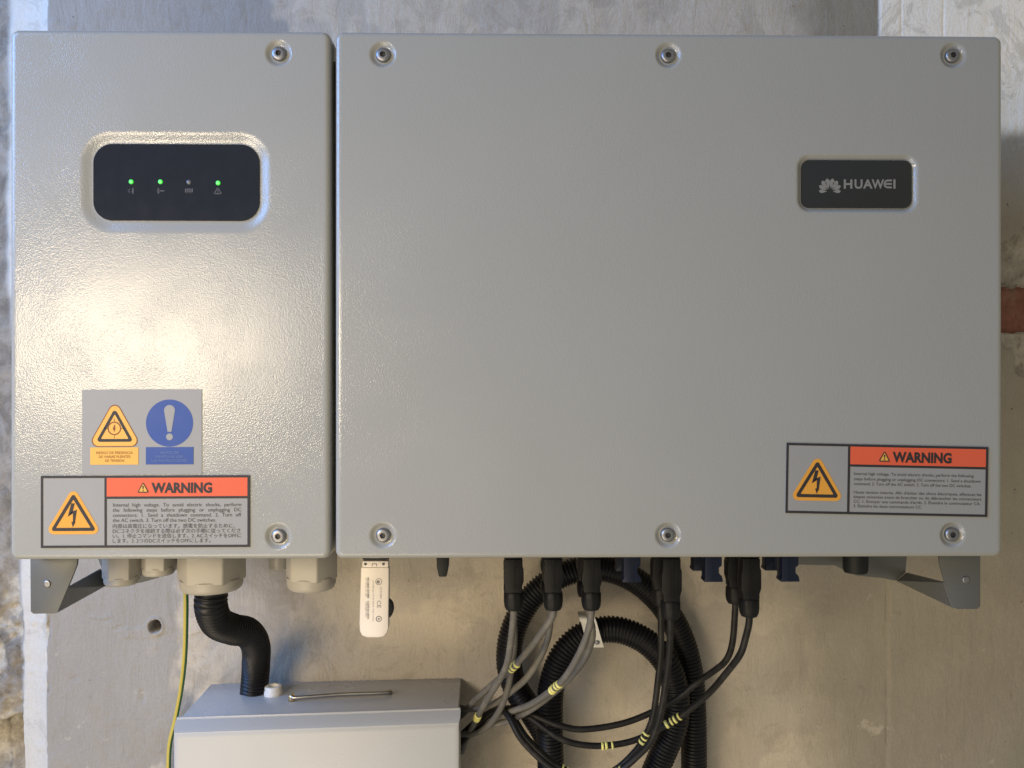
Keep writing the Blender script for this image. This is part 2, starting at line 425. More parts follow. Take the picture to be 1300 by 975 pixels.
c = mix(ramp(noise(14, 9, 0.72, dist=1.2), 0.52, 0.60, 0, 0.30), c, (0.27, 0.235, 0.185))
c = mix(ramp(noise(17, 9, 0.75, dist=0.4), 0.60, 0.66, 0, 0.35), c, (0.55, 0.49, 0.41))
vo = N.new('ShaderNodeTexVoronoi'); vo.feature = 'DISTANCE_TO_EDGE'; vo.inputs['Scale'].default_value = 4.2
wn = N.new('ShaderNodeTexNoise'); wn.inputs['Scale'].default_value = 9; wn.inputs['Detail'].default_value = 6
L.new(tc.outputs['Object'], wn.inputs['Vector'])
wv = N.new('ShaderNodeMix'); wv.data_type = 'VECTOR'; wv.inputs[0].default_value = 0.22
L.new(tc.outputs['Object'], wv.inputs[4]); L.new(wn.outputs['Color'], wv.inputs[5]); L.new(wv.outputs[1], vo.inputs['Vector'])
crk = ramp(vo.outputs['Distance'], 0.0, 0.006, 1.0, 0.0)
cm = N.new('ShaderNodeMath'); cm.operation = 'MULTIPLY'; L.new(crk, cm.inputs[0]); L.new(ramp(noise(3.1, 3), 0.55, 0.65, 0, 0.35), cm.inputs[1])
c = mix(cm.outputs[0], c, (0.13, 0.11, 0.09))                                     # hairline cracks
c = mix(ramp(noise(130, 4, 0.6), 0.69, 0.74, 0, 0.8), c, (0.09, 0.075, 0.06))       # grit specks
L.new(c, p.inputs['Base Color']); p.inputs['Roughness'].default_value = 0.88; p.inputs['Specular IOR Level'].default_value = 0.2
mp = N.new('ShaderNodeMapping'); mp.inputs['Scale'].default_value = (1, 1, 0.35); mp.inputs['Rotation'].default_value = (0, 0.5, 0); L.new(tc.outputs['Object'], mp.inputs['Vector'])
b1 = N.new('ShaderNodeBump'); b1.inputs['Strength'].default_value = 0.85; b1.inputs['Distance'].default_value = 0.003
L.new(noise(48, 9, 0.68, mp.outputs[0], 0.8), b1.inputs['Height'])
b2 = N.new('ShaderNodeBump'); b2.inputs['Strength'].default_value = 0.4; b2.inputs['Distance'].default_value = 0.001
L.new(noise(420, 4, 0.6), b2.inputs['Height']); L.new(b1.outputs[0], b2.inputs['Normal'])
L.new(b2.outputs[0], p.inputs['Normal'])
M['plaster'] = m
wall = link('wall', me, M['plaster']); wall['kind'] = 'structure'
bm = box_bm(bx0 + 0.002, bx0 + 0.14, YW + 0.0175, YW + 0.085, bz0 - 0.006, bz1 + 0.006, 0.003)
bmesh.ops.subdivide_edges(bm, edges=list(bm.edges), cuts=9, use_grid_fill=True)
for v in bm.verts: v.co += Vector((random.uniform(-1, 1), random.uniform(-1, 1), random.uniform(-1, 1))) * 0.0008
from_bm('brick', bm, M['brick'], wall, True, 50)

# ------------------------------------------------------------------ inverter
x_l, x_m0, x_m1, x_r = P(11.5, 400, 0).x, P(419.5, 400, 0).x, P(425, 400, 0).x, P(1274, 400, 0).x
z_t = (P(20, 37.5, 0).z + P(1268, 43, 0).z) / 2; z_b = (P(17, 712.5, 0).z + P(1270, 706.5, 0).z) / 2
inv = thing('solar_inverter', 'large light grey wall-mounted solar inverter with two front covers above the cables', 'inverter', (0, 0.13, z_b))

def rr_sdf(x, z, cx, cz, hx, hz, r):
    qx = np.abs(x - cx) - hx + r; qz = np.abs(z - cz) - hz + r
    return np.hypot(np.maximum(qx, 0), np.maximum(qz, 0)) + np.minimum(np.maximum(qx, qz), 0) - r

def cover(name, x0, x1, z0, z1, feats, mat, rx=0.0055, corner=0.008, depth=0.034):
    """pressed sheet cover: rounded edges, screw dimples and display recess formed in the sheet"""
    def lines(lo, hi, ax):
        e = [lo + rx * (1 - math.cos(t)) for t in np.linspace(0, math.pi / 2, 8)]
        e += [hi - rx * (1 - math.cos(t)) for t in np.linspace(0, math.pi / 2, 8)]
        e += list(np.linspace(lo + rx, hi - rx, int((hi - lo) / 0.012)))
        e += list(np.linspace(lo + rx, lo + corner + 0.002, 4)) + list(np.linspace(hi - rx, hi - corner - 0.002, 4))
        for f in feats:
            if f[0] == 'dimple': e += list(np.arange(f[1 + ax] - f[3] * 1.3, f[1 + ax] + f[3] * 1.3, 0.0011))
            else:
                c, h = f[1 + ax], f[3 + ax]
                for sgn in (-1, 1): e += list(np.arange(c + sgn * h - f[5] - 0.003, c + sgn * h + f[6] * 1.5 + 0.003, 0.0011) if sgn > 0 else np.arange(c - h - f[6] * 1.5 - 0.003, c - h + f[5] + 0.003, 0.0011))
        e = np.unique(np.round(e, 6)); e = e[(e >= lo - 1e-7) & (e <= hi + 1e-7)]
        k = [e[0]]
        for q in e[1:]:
            if q - k[-1] > 0.00025: k.append(q)
        k[-1] = hi; return np.array(k)
    gx, gz = lines(x0, x1, 0), lines(z0, z1, 1)
    A, B = np.meshgrid(gx, gz)
    cx, cz = (x0 + x1) / 2, (z0 + z1) / 2; hx, hz = (x1 - x0) / 2, (z1 - z0) / 2
    # round the outline's corners
    du = np.clip((np.abs(A - cx) - hx + corner) / corner, 0, 1); dv = np.clip((np.abs(B - cz) - hz + corner) / corner, 0, 1)
    uu = du * np.sqrt(1 - dv ** 2 / 2); ww_ = dv * np.sqrt(1 - du ** 2 / 2)
    A2 = np.where((du > 0) & (dv > 0), cx + np.sign(A - cx) * (hx - corner + uu * corner), A)
    B2 = np.where((du > 0) & (dv > 0), cz + np.sign(B - cz) * (hz - corner + ww_ * corner), B)
    d = np.clip(-rr_sdf(A2, B2, cx, cz, hx, hz, corner), 0, None)
    Y = np.where(d < rx, rx - np.sqrt(np.clip(rx ** 2 - (rx - d) ** 2, 0, None)), 0)
    # a big sheet is never dead flat
    Y = Y + 0.0006 * (fbm(A2 * 6 + 3, B2 * 6 + 1, 2) - 0.5)
    for f in feats:
        if f[0] == 'dimple':
            _, fx, fz, ro, ri, dep = f
            Y = Y + dep * sstep(ro, ri, np.hypot(A2 - fx, B2 - fz))
        else:
            _, fx, fz, fhx, fhz, fr, bev, dep = f
            Y = Y + dep * sstep(bev, 0.0, rr_sdf(A2, B2, fx, fz, fhx, fhz, fr))
    n_z, n_x = A.shape
    verts = np.stack([A2, Y, B2], -1).reshape(-1, 3).tolist()
    I = (np.arange(n_z - 1)[:, None] * n_x + np.arange(n_x - 1)[None, :]).reshape(-1)
    faces = np.stack([I, I + 1, I + n_x + 1, I + n_x], -1).tolist()
    ring = [k for k in range(n_x)] + [r * n_x + n_x - 1 for r in range(1, n_z)] + [(n_z - 1) * n_x + k for k in range(n_x - 2, -1, -1)] + [r * n_x for r in range(n_z - 2, 0, -1)]
    prev = ring
    for yy, ins in ((rx + 0.004, 0), (depth, 0), (depth, 0.003)):
        base = len(verts)
        for k in ring:
            v = verts[k]; dx, dz = v[0] - cx, v[2] - cz
            verts.append([v[0] - math.copysign(ins, dx), yy, v[2] - math.copysign(ins, dz)])
        cur = list(range(base, base + len(ring)))
        for a in range(len(ring)):
            b = (a + 1) % len(ring); faces.append((prev[b], prev[a], cur[a], cur[b]))
        prev = cur
    faces.append(prev[::-1])
    o = mk(name, verts, faces, mat, inv)
    o.data.set_sharp_from_angle(angle=R(60))
    return o

def pos(u, v, y=0.0):
    q = P(u, v, y); return q.x, q.z

SCREW_D = 0.0030
l_scr = [pos(353.5, 67.5), pos(353, 681)]
m_scr = [pos(486, 69), pos(848.5, 70), pos(1210, 70), pos(486, 680), pos(848, 679.5), pos(1209.5, 679)]
dmp = lambda c: ('dimple', c[0], c[1], 0.0130, 0.0076, SCREW_D)
dxc, dzc = pos(223, 231); dhx, dhz = 0.5 * 209 * 0.75 / F, 0.5 * 97 * 0.75 / F
lxc, lzc = pos(1088.5, 233); lhx, lhz = 0.5 * 142 * 0.75 / F, 0.5 * 61 * 0.75 / F
wcov = cover('wiring_cover', x_l, x_m0, z_b, z_t, [dmp(c) for c in l_scr] + [('recess', dxc, dzc, dhx, dhz, 0.018, 0.0120, 0.0028)], M['coat'])
mcov = cover('main_cover', x_m1, x_r, z_b, z_t, [dmp(c) for c in m_scr] + [('recess', lxc, lzc, lhx, lhz, 0.0075, 0.0055, 0.0036)], M['coat'])
from_bm('housing', box_bm(x_l + 0.006, x_r - 0.006, 0.0345, 0.255, z_b + 0.004, z_t - 0.004, 0.006), M['coat_body'], inv, True, 40)
# light gasket strip closing the top of the slot between the covers
from_bm('gap_bridge', prism_xz([(x_m0 - 0.002, z_t - 0.003), (x_m1 + 0.002, z_t - 0.018), (x_m1 + 0.002, z_t - 0.024), (x_m0 - 0.002, z_t - 0.024)], 0.012, 0.030), M['coat_body'], inv)

def screw_mesh():
    n = 36; ro, rs = 0.0067, 0.0029
    verts, faces = [], []
    prof = [(ro, 0.0036), (ro, 0.0016), (ro * 0.95, 0.0006), (ro * 0.82, -0.0002), (ro * 0.62, -0.0006)]
    for r, y in prof:
        for k in range(n):
            a = 2 * math.pi * k / n; verts.append((r * math.cos(a), y, r * math.sin(a)))
    hexr = lambda a: rs * math.cos(math.pi / 6) / math.cos((a % (math.pi / 3)) - math.pi / 6)
    for y in (-0.0006, 0.0016):
        for k in range(n):
            a = 2 * math.pi * k / n; r = hexr(a); verts.append((r * math.cos(a), y, r * math.sin(a)))
    fm = []
    for i in range(6):
        for k in range(n):
            k2 = (k + 1) % n; faces.append((i * n + k, i * n + k2, (i + 1) * n + k2, (i + 1) * n + k)); fm.append(1 if i == 5 else 0)
    faces.append(tuple(6 * n + k for k in range(n))); fm.append(1)
    me = bpy.data.meshes.new('screw'); me.from_pydata(verts, [], faces)
    bm = bmesh.new(); bm.from_mesh(me); bmesh.ops.recalc_face_normals(bm, faces=bm.faces); bm.to_mesh(me); bm.free()
    me.polygons.foreach_set('use_smooth', [True] * len(me.polygons)); me.set_sharp_from_angle(angle=R(40))
    me.polygons.foreach_set('material_index', fm); me.materials.append(M['steel']); me.materials.append(M['socket_dark'])
    return me
SCR = screw_mesh()
for lst, par in ((l_scr, wcov), (m_scr, mcov)):
    for (sx, sz) in lst:
        o = link('screw', SCR, None, par, (sx, SCREW_D - 0.0032, sz)); o.rotation_euler = (0, random.uniform(0, 1), 0)

def rrect(cx, cz, hx, hz, r, n=8):
    pts = []
    for qx, qz, a0 in ((1, 1, 0), (-1, 1, 90), (-1, -1, 180), (1, -1, 270)):
        for k in range(n + 1):
            a = R(a0 + 90 * k / n); pts.append((cx + qx * (hx - r) + r * math.cos(a), cz + qz * (hz - r) + r * math.sin(a)))
    return pts

disp = from_bm('display_window', prism_xz(rrect(dxc, dzc, dhx, dhz, 0.018, 12), 0.0019, 0.0046), M['window'], inv, True, 30)
lplate = from_bm('logo_plate', prism_xz(rrect(lxc, lzc, lhx, lhz, 0.0075, 8), 0.0014, 0.0050, 0.0004), M['plate'], inv, True, 30)

def flat(name, polys, y, mat, parent, thick=0.00012):
    """thin printed film pieces: polygons given in (x, z)"""
    verts, faces = [], []
    for pl in polys:
        b = len(verts); n = len(pl)
        area2 = sum(pl[i][0] * pl[(i + 1) % n][1] - pl[(i + 1) % n][0] * pl[i][1] for i in range(n))
        if area2 < 0: pl = pl[::-1]
        verts += [(x, y, z) for x, z in pl] + [(x, y + thick, z) for x, z in pl]
        faces.append(tuple(b + k for k in range(n)))
        for k in range(n): faces.append((b + (k + 1) % n, b + k, b + n + k, b + n + (k + 1) % n))
    return mk(name, verts, faces, mat, parent, smooth=False)

def disc_poly(cx, cz, r, n=20): return [(cx + r * math.cos(2 * math.pi * k / n), cz + r * math.sin(2 * math.pi * k / n)) for k in range(n)]
def bar_poly(x0, z0, x1, z1, w_):
    d = Vector((x1 - x0, z1 - z0)); d.normalize(); nx, nz = -d.y * w_ / 2, d.x * w_ / 2
    return [(x0 + nx, z0 + nz), (x1 + nx, z1 + nz), (x1 - nx, z1 - nz), (x0 - nx, z0 - nz)]

# indicator lamps and their icons on the display window
PX = 0.75 / F
for u, v, on in ((168, 231.5, 1), (205, 231.5, 1), (241, 232, 0), (278, 233, 1)):
    lx, lz = pos(u, v, 0.004)
    pr = [(0.0023, 0.0045), (0.0022, 0.0038), (0.0014, 0.0034), (0.0006, 0.0033)]
    vs2 = []
    for r, y in pr:
        for k in range(20):
            a = 2 * math.pi * k / 20; vs2.append((lx + r * math.cos(a), y - 0.0023, lz + r * math.sin(a)))
    ff = [(i * 20 + k, i * 20 + (k + 1) % 20, (i + 1) * 20 + (k + 1) % 20, (i + 1) * 20 + k) for i in range(3) for k in range(20)]
    ff.append(tuple(60 + k for k in range(20)))
    fm = [0] * 40 + [1] * 21
    o = mk('indicator_light', vs2, ff, [M['led'], M['led_core']] if on else [M['led_off']], disp, True, fm if on else None)
    o['label'] = 'lit green indicator light' if on else 'unlit grey indicator light'
yi = 0.0018
def icon(polys): flat('icon', polys, yi, M['icon'], disp, 0.0001)
ix, iz = pos(168, 243, 0.004)
icon([bar_poly(ix - .003, iz, ix + .001, iz, .0012), bar_poly(ix + .0015, iz - .0026, ix + .0015, iz + .0026, .0012), [(ix - .0022, iz - .0018), (ix + .0008, iz), (ix - .0022, iz + .0018)]])
ix, iz = pos(205, 243, 0.004)
icon([bar_poly(ix - .0032, iz, ix + .0035, iz, .0011), bar_poly(ix - .0026, iz - .0026, ix - .0006, iz, .0011), bar_poly(ix - .0026, iz + .0026, ix - .0006, iz, .0011)])
ix, iz = pos(241, 243, 0.004)
icon([bar_poly(ix - .0030 + k * .002, iz - .0022, ix - .0030 + k * .002, iz + .0022, .0013) for k in range(4)] + [bar_poly(ix - .0034, iz - .0018, ix + .0034, iz - .0018, .0008)])
ix, iz = pos(277.5, 243, 0.004)
icon([bar_poly(ix - .0034, iz - .0026, ix + .0034, iz - .0026, .0009), bar_poly(ix - .0034, iz - .0026, ix, iz + .003, .0009), bar_poly(ix + .0034, iz - .0026, ix, iz + .003, .0009), bar_poly(ix, iz - .0016, ix, iz + .0010, .0008)])

# ---- lettering
def text_mesh(body, bold=0.0):
    c = bpy.data.curves.new('t', 'FONT'); c.body = body; c.offset = bold; c.resolution_u = 3
    o = bpy.data.objects.new('t', c); COL.objects.link(o)
    dg = bpy.context.evaluated_depsgraph_get(); dg.update()
    me = bpy.data.meshes.new_from_object(o.evaluated_get(dg))
    v = [tuple(q.co) for q in me.vertices]; f = [tuple(q.vertices) for q in me.polygons]
    bpy.data.objects.remove(o); bpy.data.curves.remove(c); bpy.data.meshes.remove(me)
    return np.array(v), f
class Lettering:
    """lines of type laid on a plane; origin/right/up in metres"""
    def __init__(s): s.v, s.f = [], []
    def line(s, body, o, ex, ez, width, cap, bold=0.0, justify=False):
        words = body.split(' ')
        def put(t, x0, sx):
            v, f = text_mesh(t, bold)
            if len(v) == 0: return
            v = v.copy(); vx = v[:, 0] * sx + x0; vz = v[:, 1] * cap / 0.70
            b = len(s.v)
            s.v += [tuple(o + ex * a + ez * c_) for a, c_ in zip(vx, vz)]; s.f += [tuple(b + i for i in q) for q in f]
        if justify and len(words) > 1:
            ws = [float(text_mesh(t, bold)[0][:, 0].max()) for t in words]
            sx = cap / 0.70
            tot = sum(ws) * sx
            if tot > width * 0.86: sx *= width * 0.86 / tot; tot = sum(ws) * sx
            gap = (width - tot) / (len(words) - 1); x = 0
            for t, wd in zip(words, ws): put(t, x, sx); x += wd * sx + gap
        else:
            v, f = text_mesh(body, bold); x0 = v[:, 0].min(); sx = width / (v[:, 0].max() - x0)
            put(body, -x0 * sx, sx)
    def build(s, name, mat, parent): return mk(name, s.v, s.f, mat, parent, smooth=False)

UP = Vector((0, 0, 1)); RT = Vector((1, 0, 0))
# logo plate: fan emblem and name
yl = 0.0013
ex_, ez_ = pos(1053.5, 241.5, yl)
pets = []
for sgn in (-1, 1):
    for ang, ln, wd, off in ((12, 15.4, 6.0, 1.2), (37, 15.6, 5.8, 1.6), (62, 14.4, 5.2, 2.2), (88, 12.4, 4.6, 3.0)):
        a = R(ang); dxx, dzz = sgn * math.sin(a), math.cos(a)
        bx, bz = ex_ + sgn * off * 0.55 * PX, ez_ - (off - 1.2) * 0.9 * PX
        pl = []
        for t in np.linspace(0, 1, 9): pl.append((t, 0.5 * wd * math.sin(math.pi * min(1, t ** 1.7)) ** 0.75 if 0 < t < 1 else 0))
        up_ = [(bx + (dxx * (2 + t * (ln - 2)) - dzz * h) * PX, bz + (dzz * (2 + t * (ln - 2)) + dxx * h) * PX) for t, h in pl]
        dn_ = [(bx + (dxx * (2 + t * (ln - 2)) + dzz * h) * PX, bz + (dzz * (2 + t * (ln - 2)) - dxx * h) * PX) for t, h in pl[1:-1]][::-1]
        pets.append(up_ + dn_)
flat('emblem', pets, yl, M['logo'], lplate, 0.0001)
Lt = Lettering()
for ch, u0, u1 in (('H', 1071.2, 1082.3), ('U', 1084.8, 1095.2), ('A', 1095.6, 1108.0), ('W', 1106.6, 1122.6), ('I', 1134.2, 1136.9)):
    Lt.line(ch, P(u0, 239, yl), RT, UP, (u1 - u0) * PX, 11.2 * PX, 0.030)
Lt.build('lettering', M['logo'], lplate)
e0, e1 = pos(1121.8, 239, yl); ww2, hh2 = 10.6 * PX, 11.2 * PX; th = 2.3 * PX
arc = []
for k in range(13):
    a = R(90 + 180 * k / 12); arc.append((math.cos(a), math.sin(a)))
cxx, czz = e0 + hh2 / 2, e1 + hh2 / 2
pol = []
for k in range(12):
    (c0, s0), (c1_, s1_) = arc[k], arc[k + 1]
    ro_, ri_ = hh2 / 2, hh2 / 2 - th
    pol.append([(cxx + c0 * ro_, czz + s0 * ro_), (cxx + c1_ * ro_, czz + s1_ * ro_), (cxx + c1_ * ri_, czz + s1_ * ri_), (cxx + c0 * ri_, czz + s0 * ri_)])
for zz in (hh2 - th / 2, hh2 / 2, th / 2): pol.append(bar_poly(cxx - (0.0 if zz != hh2 / 2 else 0.25 * hh2), e1 + zz, e0 + ww2, e1 + zz, th))
flat('lettering', pol, yl, M['logo'], lplate, 0.0001)

# ---- stickers
def rtri(pts, r, n=5):
    """rounded triangle"""
    out = []
    for i in range(3):
        a, b, c_ = Vector(pts[i - 1]), Vector(pts[i]), Vector(pts[(i + 1) % 3])
        d1 = (a - b).normalized(); d2 = (c_ - b).normalized(); half = d1.angle(d2) / 2
        t = r / math.tan(half); ctr = b + (d1 + d2).normalized() * (r / math.sin(half))
        p1 = b + d1 * t; p2 = b + d2 * t
        a1 = math.atan2(p1.y - ctr.y, p1.x - ctr.x); a2 = math.atan2(p2.y - ctr.y, p2.x - ctr.x)
        da = (a2 - a1 + math.pi) % (2 * math.pi) - math.pi
        for k in range(n + 1): out.append((ctr.x + r * math.cos(a1 + da * k / n), ctr.y + r * math.sin(a1 + da * k / n)))
    return out
def tri_ring(outer, inner):
    n = len(outer)
    return [[outer[k], outer[(k + 1) % n], inner[(k + 1) % n], inner[k]] for k in range(n)]

class Sheet:
    """pixel frame of a sticker: x right, z up, in photo pixels from its top-left corner"""
    def __init__(s, tl, tr, bl):
        s.o = P(*tl, 0); s.ex = (P(*tr, 0) - s.o); s.ez = (s.o - P(*bl, 0))
        s.w = math.hypot(tr[0] - tl[0], tr[1] - tl[1]); s.h = math.hypot(bl[0] - tl[0], bl[1] - tl[1])
        s.ex /= s.w; s.ez /= s.h
    def p(s, x, y):
        q = s.o + s.ex * x - s.ez * y; return q.x, q.z
    def poly(s, pts): return [s.p(*q) for q in pts]
    def rect(s, x0, y0, x1, y1): return s.poly([(x0, y0), (x1, y0), (x1, y1), (x0, y1)])

Y0, Y1, Y2, Y3, Y4 = -0.0008, -0.00105, -0.0013, -0.00155, -0.0018
def bolt_tri(S, par, cx, top, bot, hw):
    """amber warning triangle with black outline and lightning flash"""
    T = lambda k, r: rtri([(cx, top - k * 2.0), (cx + hw + k * 1.75, bot + k), (cx - hw - k * 1.75, bot + k)], r)
    flat('warning_triangle', [S.poly(T(4.2, 6.5))], Y1, M['amber'], par)
    o_, i_ = T(0, 2.6), T(-4.0, 0.7)
    flat('triangle_outline', [S.poly(q) for q in tri_ring(o_, i_)], Y2, M['ink'], par)
    h = bot - top
    q = lambda a, b: (cx + a * h, top + b * h)
    flat('lightning_bolt', [S.poly([q(-.055, .27), q(.035, .27), q(-.025, .52), q(-.145, .62)]), S.poly([q(-.145, .62), q(-.03, .485), q(.09, .44), q(-.005, .53)]),
                            S.poly([q(-.01, .535), q(.09, .44), q(.045, .77), q(-.01, .77)]), S.poly([q(-.05, .76), q(.055, .76), q(-.012, .90)])], Y2, M['ink'], par)

def warning_sticker(tl, tr, bl, split, head, label, lines, tri, tri_w):
    S = Sheet(tl, tr, bl); W_, H_ = S.w, S.h
    st = flat('warning_sticker', [S.rect(0, 0, W_, H_)], Y0, M['sticker'], inv, 0.0008); st['label'] = label
    b = 3.0
    flat('border', [S.rect(0, 0, W_, b), S.rect(0, H_ - b, W_, H_), S.rect(0, b, b, H_ - b), S.rect(W_ - b, b, W_, H_ - b),
                    S.rect(split - b / 2, b, split + b / 2, H_ - b), S.rect(split + b / 2, head - b / 2, W_ - b, head + b / 2)], Y1, M['ink'], st)
    flat('header_band', [S.rect(split + b / 2, b, W_ - b, head - b / 2)], Y1, M['orange'], st)
    bolt_tri(S, st, *tri)
    # WARNING with its small triangle
    mid = (split + W_) / 2; hc = (b + head) / 2
    tx = mid - 51
    T = lambda k, r: rtri([(tx + 7.2, hc - 7.0 - k * 1.6), (tx + 14.2 + k * 1.5, hc + 6 + k), (tx + 0.2 - k * 1.5, hc + 6 + k)], r, 3)
    flat('caution_triangle', [S.poly(T(0, 1.2))], Y2, M['amber2'], st)
    flat('caution_outline', [S.poly(q) for q in tri_ring(T(0.3, 1.2), T(-1.0, 0.4))] + [S.poly([(tx + 6.3, hc - 2.4), (tx + 8.1, hc - 2.4), (tx + 7.6, hc + 2.2), (tx + 6.8, hc + 2.2)]), S.rect(tx + 6.5, hc + 3.0, tx + 7.9, hc + 4.3)], Y3, M['ink'], st)
    Lt = Lettering(); o = S.o + S.ex * (tx + 17.6) - S.ez * (hc + 6.2)
    Lt.line('WARNING', Vector((o.x, Y2, o.z)), S.ex, S.ez, tri_w, 12.2, 0.042)
    Lt.build('heading', M['ink'], st)
    Lt = Lettering()
    for t, x, y, wd, cap, just in lines:
        o = S.o + S.ex * x - S.ez * y
        Lt.line(t, Vector((o.x, Y1, o.z)), S.ex, S.ez, wd, cap, 0.0, just)
    Lt.build('small_print', M['ink_text'], st)

L0 = 91.0
warning_sticker((52.5, 604), (317.5, 603), (52.5, 695.5), 82, 28, 'warning sticker with Japanese small print on the narrow left cover',
    [('Internal high voltage. To avoid electric shocks, perform', L0, 39.5, 163, 4.6, 1),
     ('the following steps before plugging or unplugging DC', L0, 46.0, 163, 4.6, 1),
     ('connectors: 1. Send a shutdown command. 2. Turn off', L0, 52.5, 163, 4.6, 1),
     ('the AC switch. 3. Turn off the two DC switches.', L0, 59.0, 131, 4.6, 0),
     ('内部は高電圧になっています。感電を防止するために、', L0, 66.5, 155, 4.4, 0),
     ('DCコネクタを接続する際は必ず次の手順に従ってくださ', L0, 72.8, 162, 4.4, 0),
     ('い。1. 停止コマンドを送信します。2. ACスイッチをOFFに', L0, 79.0, 163, 4.4, 0),
     ('します。3. 2つのDCスイッチをOFFにします。', L0, 85.2, 124, 4.4, 0)],
    (41.3, 22.0, 70.0, 29.0), 77)
R0 = 86.0
warning_sticker((998, 562), (1254, 567.5), (996.5, 651), 79.5, 27, 'warning sticker with French small print on the wide right cover',
    [('Internal high voltage. To avoid electric shocks, perform the following', R0, 39.0, 152, 3.7, 0),
     ('steps before plugging or unplugging DC connectors: 1. Send a shutdown', R0, 45.6, 161, 3.7, 0),
     ('command. 2. Turn off the AC switch. 3. Turn off the two DC switches.', R0, 51.8, 149, 3.7, 0),
     ("Haute tension interne. Afin d'éviter des chocs électriques, effectuez les", R0, 62.5, 162, 3.7, 0),
     ('étapes suivantes avant de brancher ou de débrancher les connecteurs', R0, 68.3, 162, 3.7, 0),
     ("CC: 1. Envoyer une commande d'arrêt. 2. Éteindre le commutateur CA.", R0, 74.2, 161, 3.7, 0),
     ('3. Éteindre les deux commutateurs CC.', R0, 80.0, 87, 3.7, 0)],
    (39.5, 21.5, 68.5, 28.0), 75)

S = Sheet((104.5, 494.5), (256.5, 494.0), (104.5, 606))
st = flat('safety_sticker', [S.rect(0, 0, S.w, 108.0)], -0.0005, M['sticker'], inv, 0.0005); st['label'] = 'sticker with a yellow triangle and a blue disc'
c0, c1y, c2y = 41.5, 12.0, 72.5
T = lambda k, r: rtri([(c0, c1y - k * 2.0), (c0 + 34 + k * 1.7, c2y + k), (c0 - 34 - k * 1.7, c2y + k)], r, 6)
Y0_, Y1_, Y2_ = -0.00062, -0.00078, -0.00094
flat('warning_triangle', [S.poly(T(0, 7.5))], Y0_, M['amber2'], st)
flat('triangle_edge', [S.poly(q) for q in tri_ring(T(0.3, 7.7), T(-0.6, 7.2))], Y1_, M['brown'], st)
flat('triangle_outline', [S.poly(q) for q in tri_ring(T(-6.0, 3.0), T(-9.6, 0.8))], Y1_, M['ink'], st)
ring_o, ring_i = disc_poly(c0 - .5, 49.5, 8.6, 24), disc_poly(c0 - .5, 49.5, 7.2, 24)
flat('ring_symbol', [S.poly([ring_o[k], ring_o[(k + 1) % 24], ring_i[(k + 1) % 24], ring_i[k]]) for k in range(24)] +
     [S.poly([(c0 - 13, 49.2), (c0 - 9, 49.2), (c0 - 9, 49.9), (c0 - 13, 49.9)]), S.poly([(c0 + 8, 49.2), (c0 + 12, 49.2), (c0 + 12, 49.9), (c0 + 8, 49.9)]), S.poly([(c0 - .8, 58), (c0 - .2, 58), (c0 - .2, 62), (c0 - .8, 62)]),
      S.poly([(c0 - .8, 37), (c0 - .2, 37), (c0 - .2, 41), (c0 - .8, 41)]),
      S.poly([(c0 - .6, 45), (c0 + .8, 45), (c0 - .2, 48.8), (c0 - 2.4, 50)]), S.poly([(c0 - 2.4, 50), (c0 - .2, 48.4), (c0 + 1.2, 48.2), (c0 - .4, 54)])], Y1_, M['brown'], st)
flat('caption_panel', [S.rect(10.5, 73.5, 71.5, 95.5)], Y1_ + 0.0, M['amber2'], st)
flat('mandatory_disc', [S.poly(disc_poly(111, 43, 30, 44))], Y0_, M['blue'], st)
ex_top = [(111 + 6.9 * math.cos(R(a)), 26.8 - 6.9 * math.sin(R(a))) for a in range(0, 181, 15)]
flat('exclamation_mark', [S.poly(ex_top + [(111 - 2.4, 54), (111 + 2.4, 54)]), S.poly(disc_poly(111, 60.5, 4.3, 20))], Y1_, M['sticker'], st)
flat('caption_panel', [S.rect(81, 73.5, 141.5, 95.5)], Y1_, M['blue'], st)
Lt = Lettering()
for t, y, wd in (('RIESGO DE PRESENCIA', 82, 46), ('DE VARIAS FUENTES', 87, 40), ('DE TENSIÓN', 92, 24)):
    o = S.o + S.ex * (c0 - wd / 2) - S.ez * y; Lt.line(t, Vector((o.x, Y2_, o.z)), S.ex, S.ez, wd, 3.3, 0.0)
Lt.build('caption', M['brown'], st)
Lt = Lettering()
for t, y, wd in (('ANTES DE', 82, 23), ('MANIPULAR LEER', 87, 35), ('LAS INSTRUCCIONES', 92, 45)):
    o = S.o + S.ex * (111 - wd / 2) - S.ez * y; Lt.line(t, Vector((o.x, Y2_, o.z)), S.ex, S.ez, wd, 3.3, 0.0)
Lt.build('caption', M['blue_text'], st)

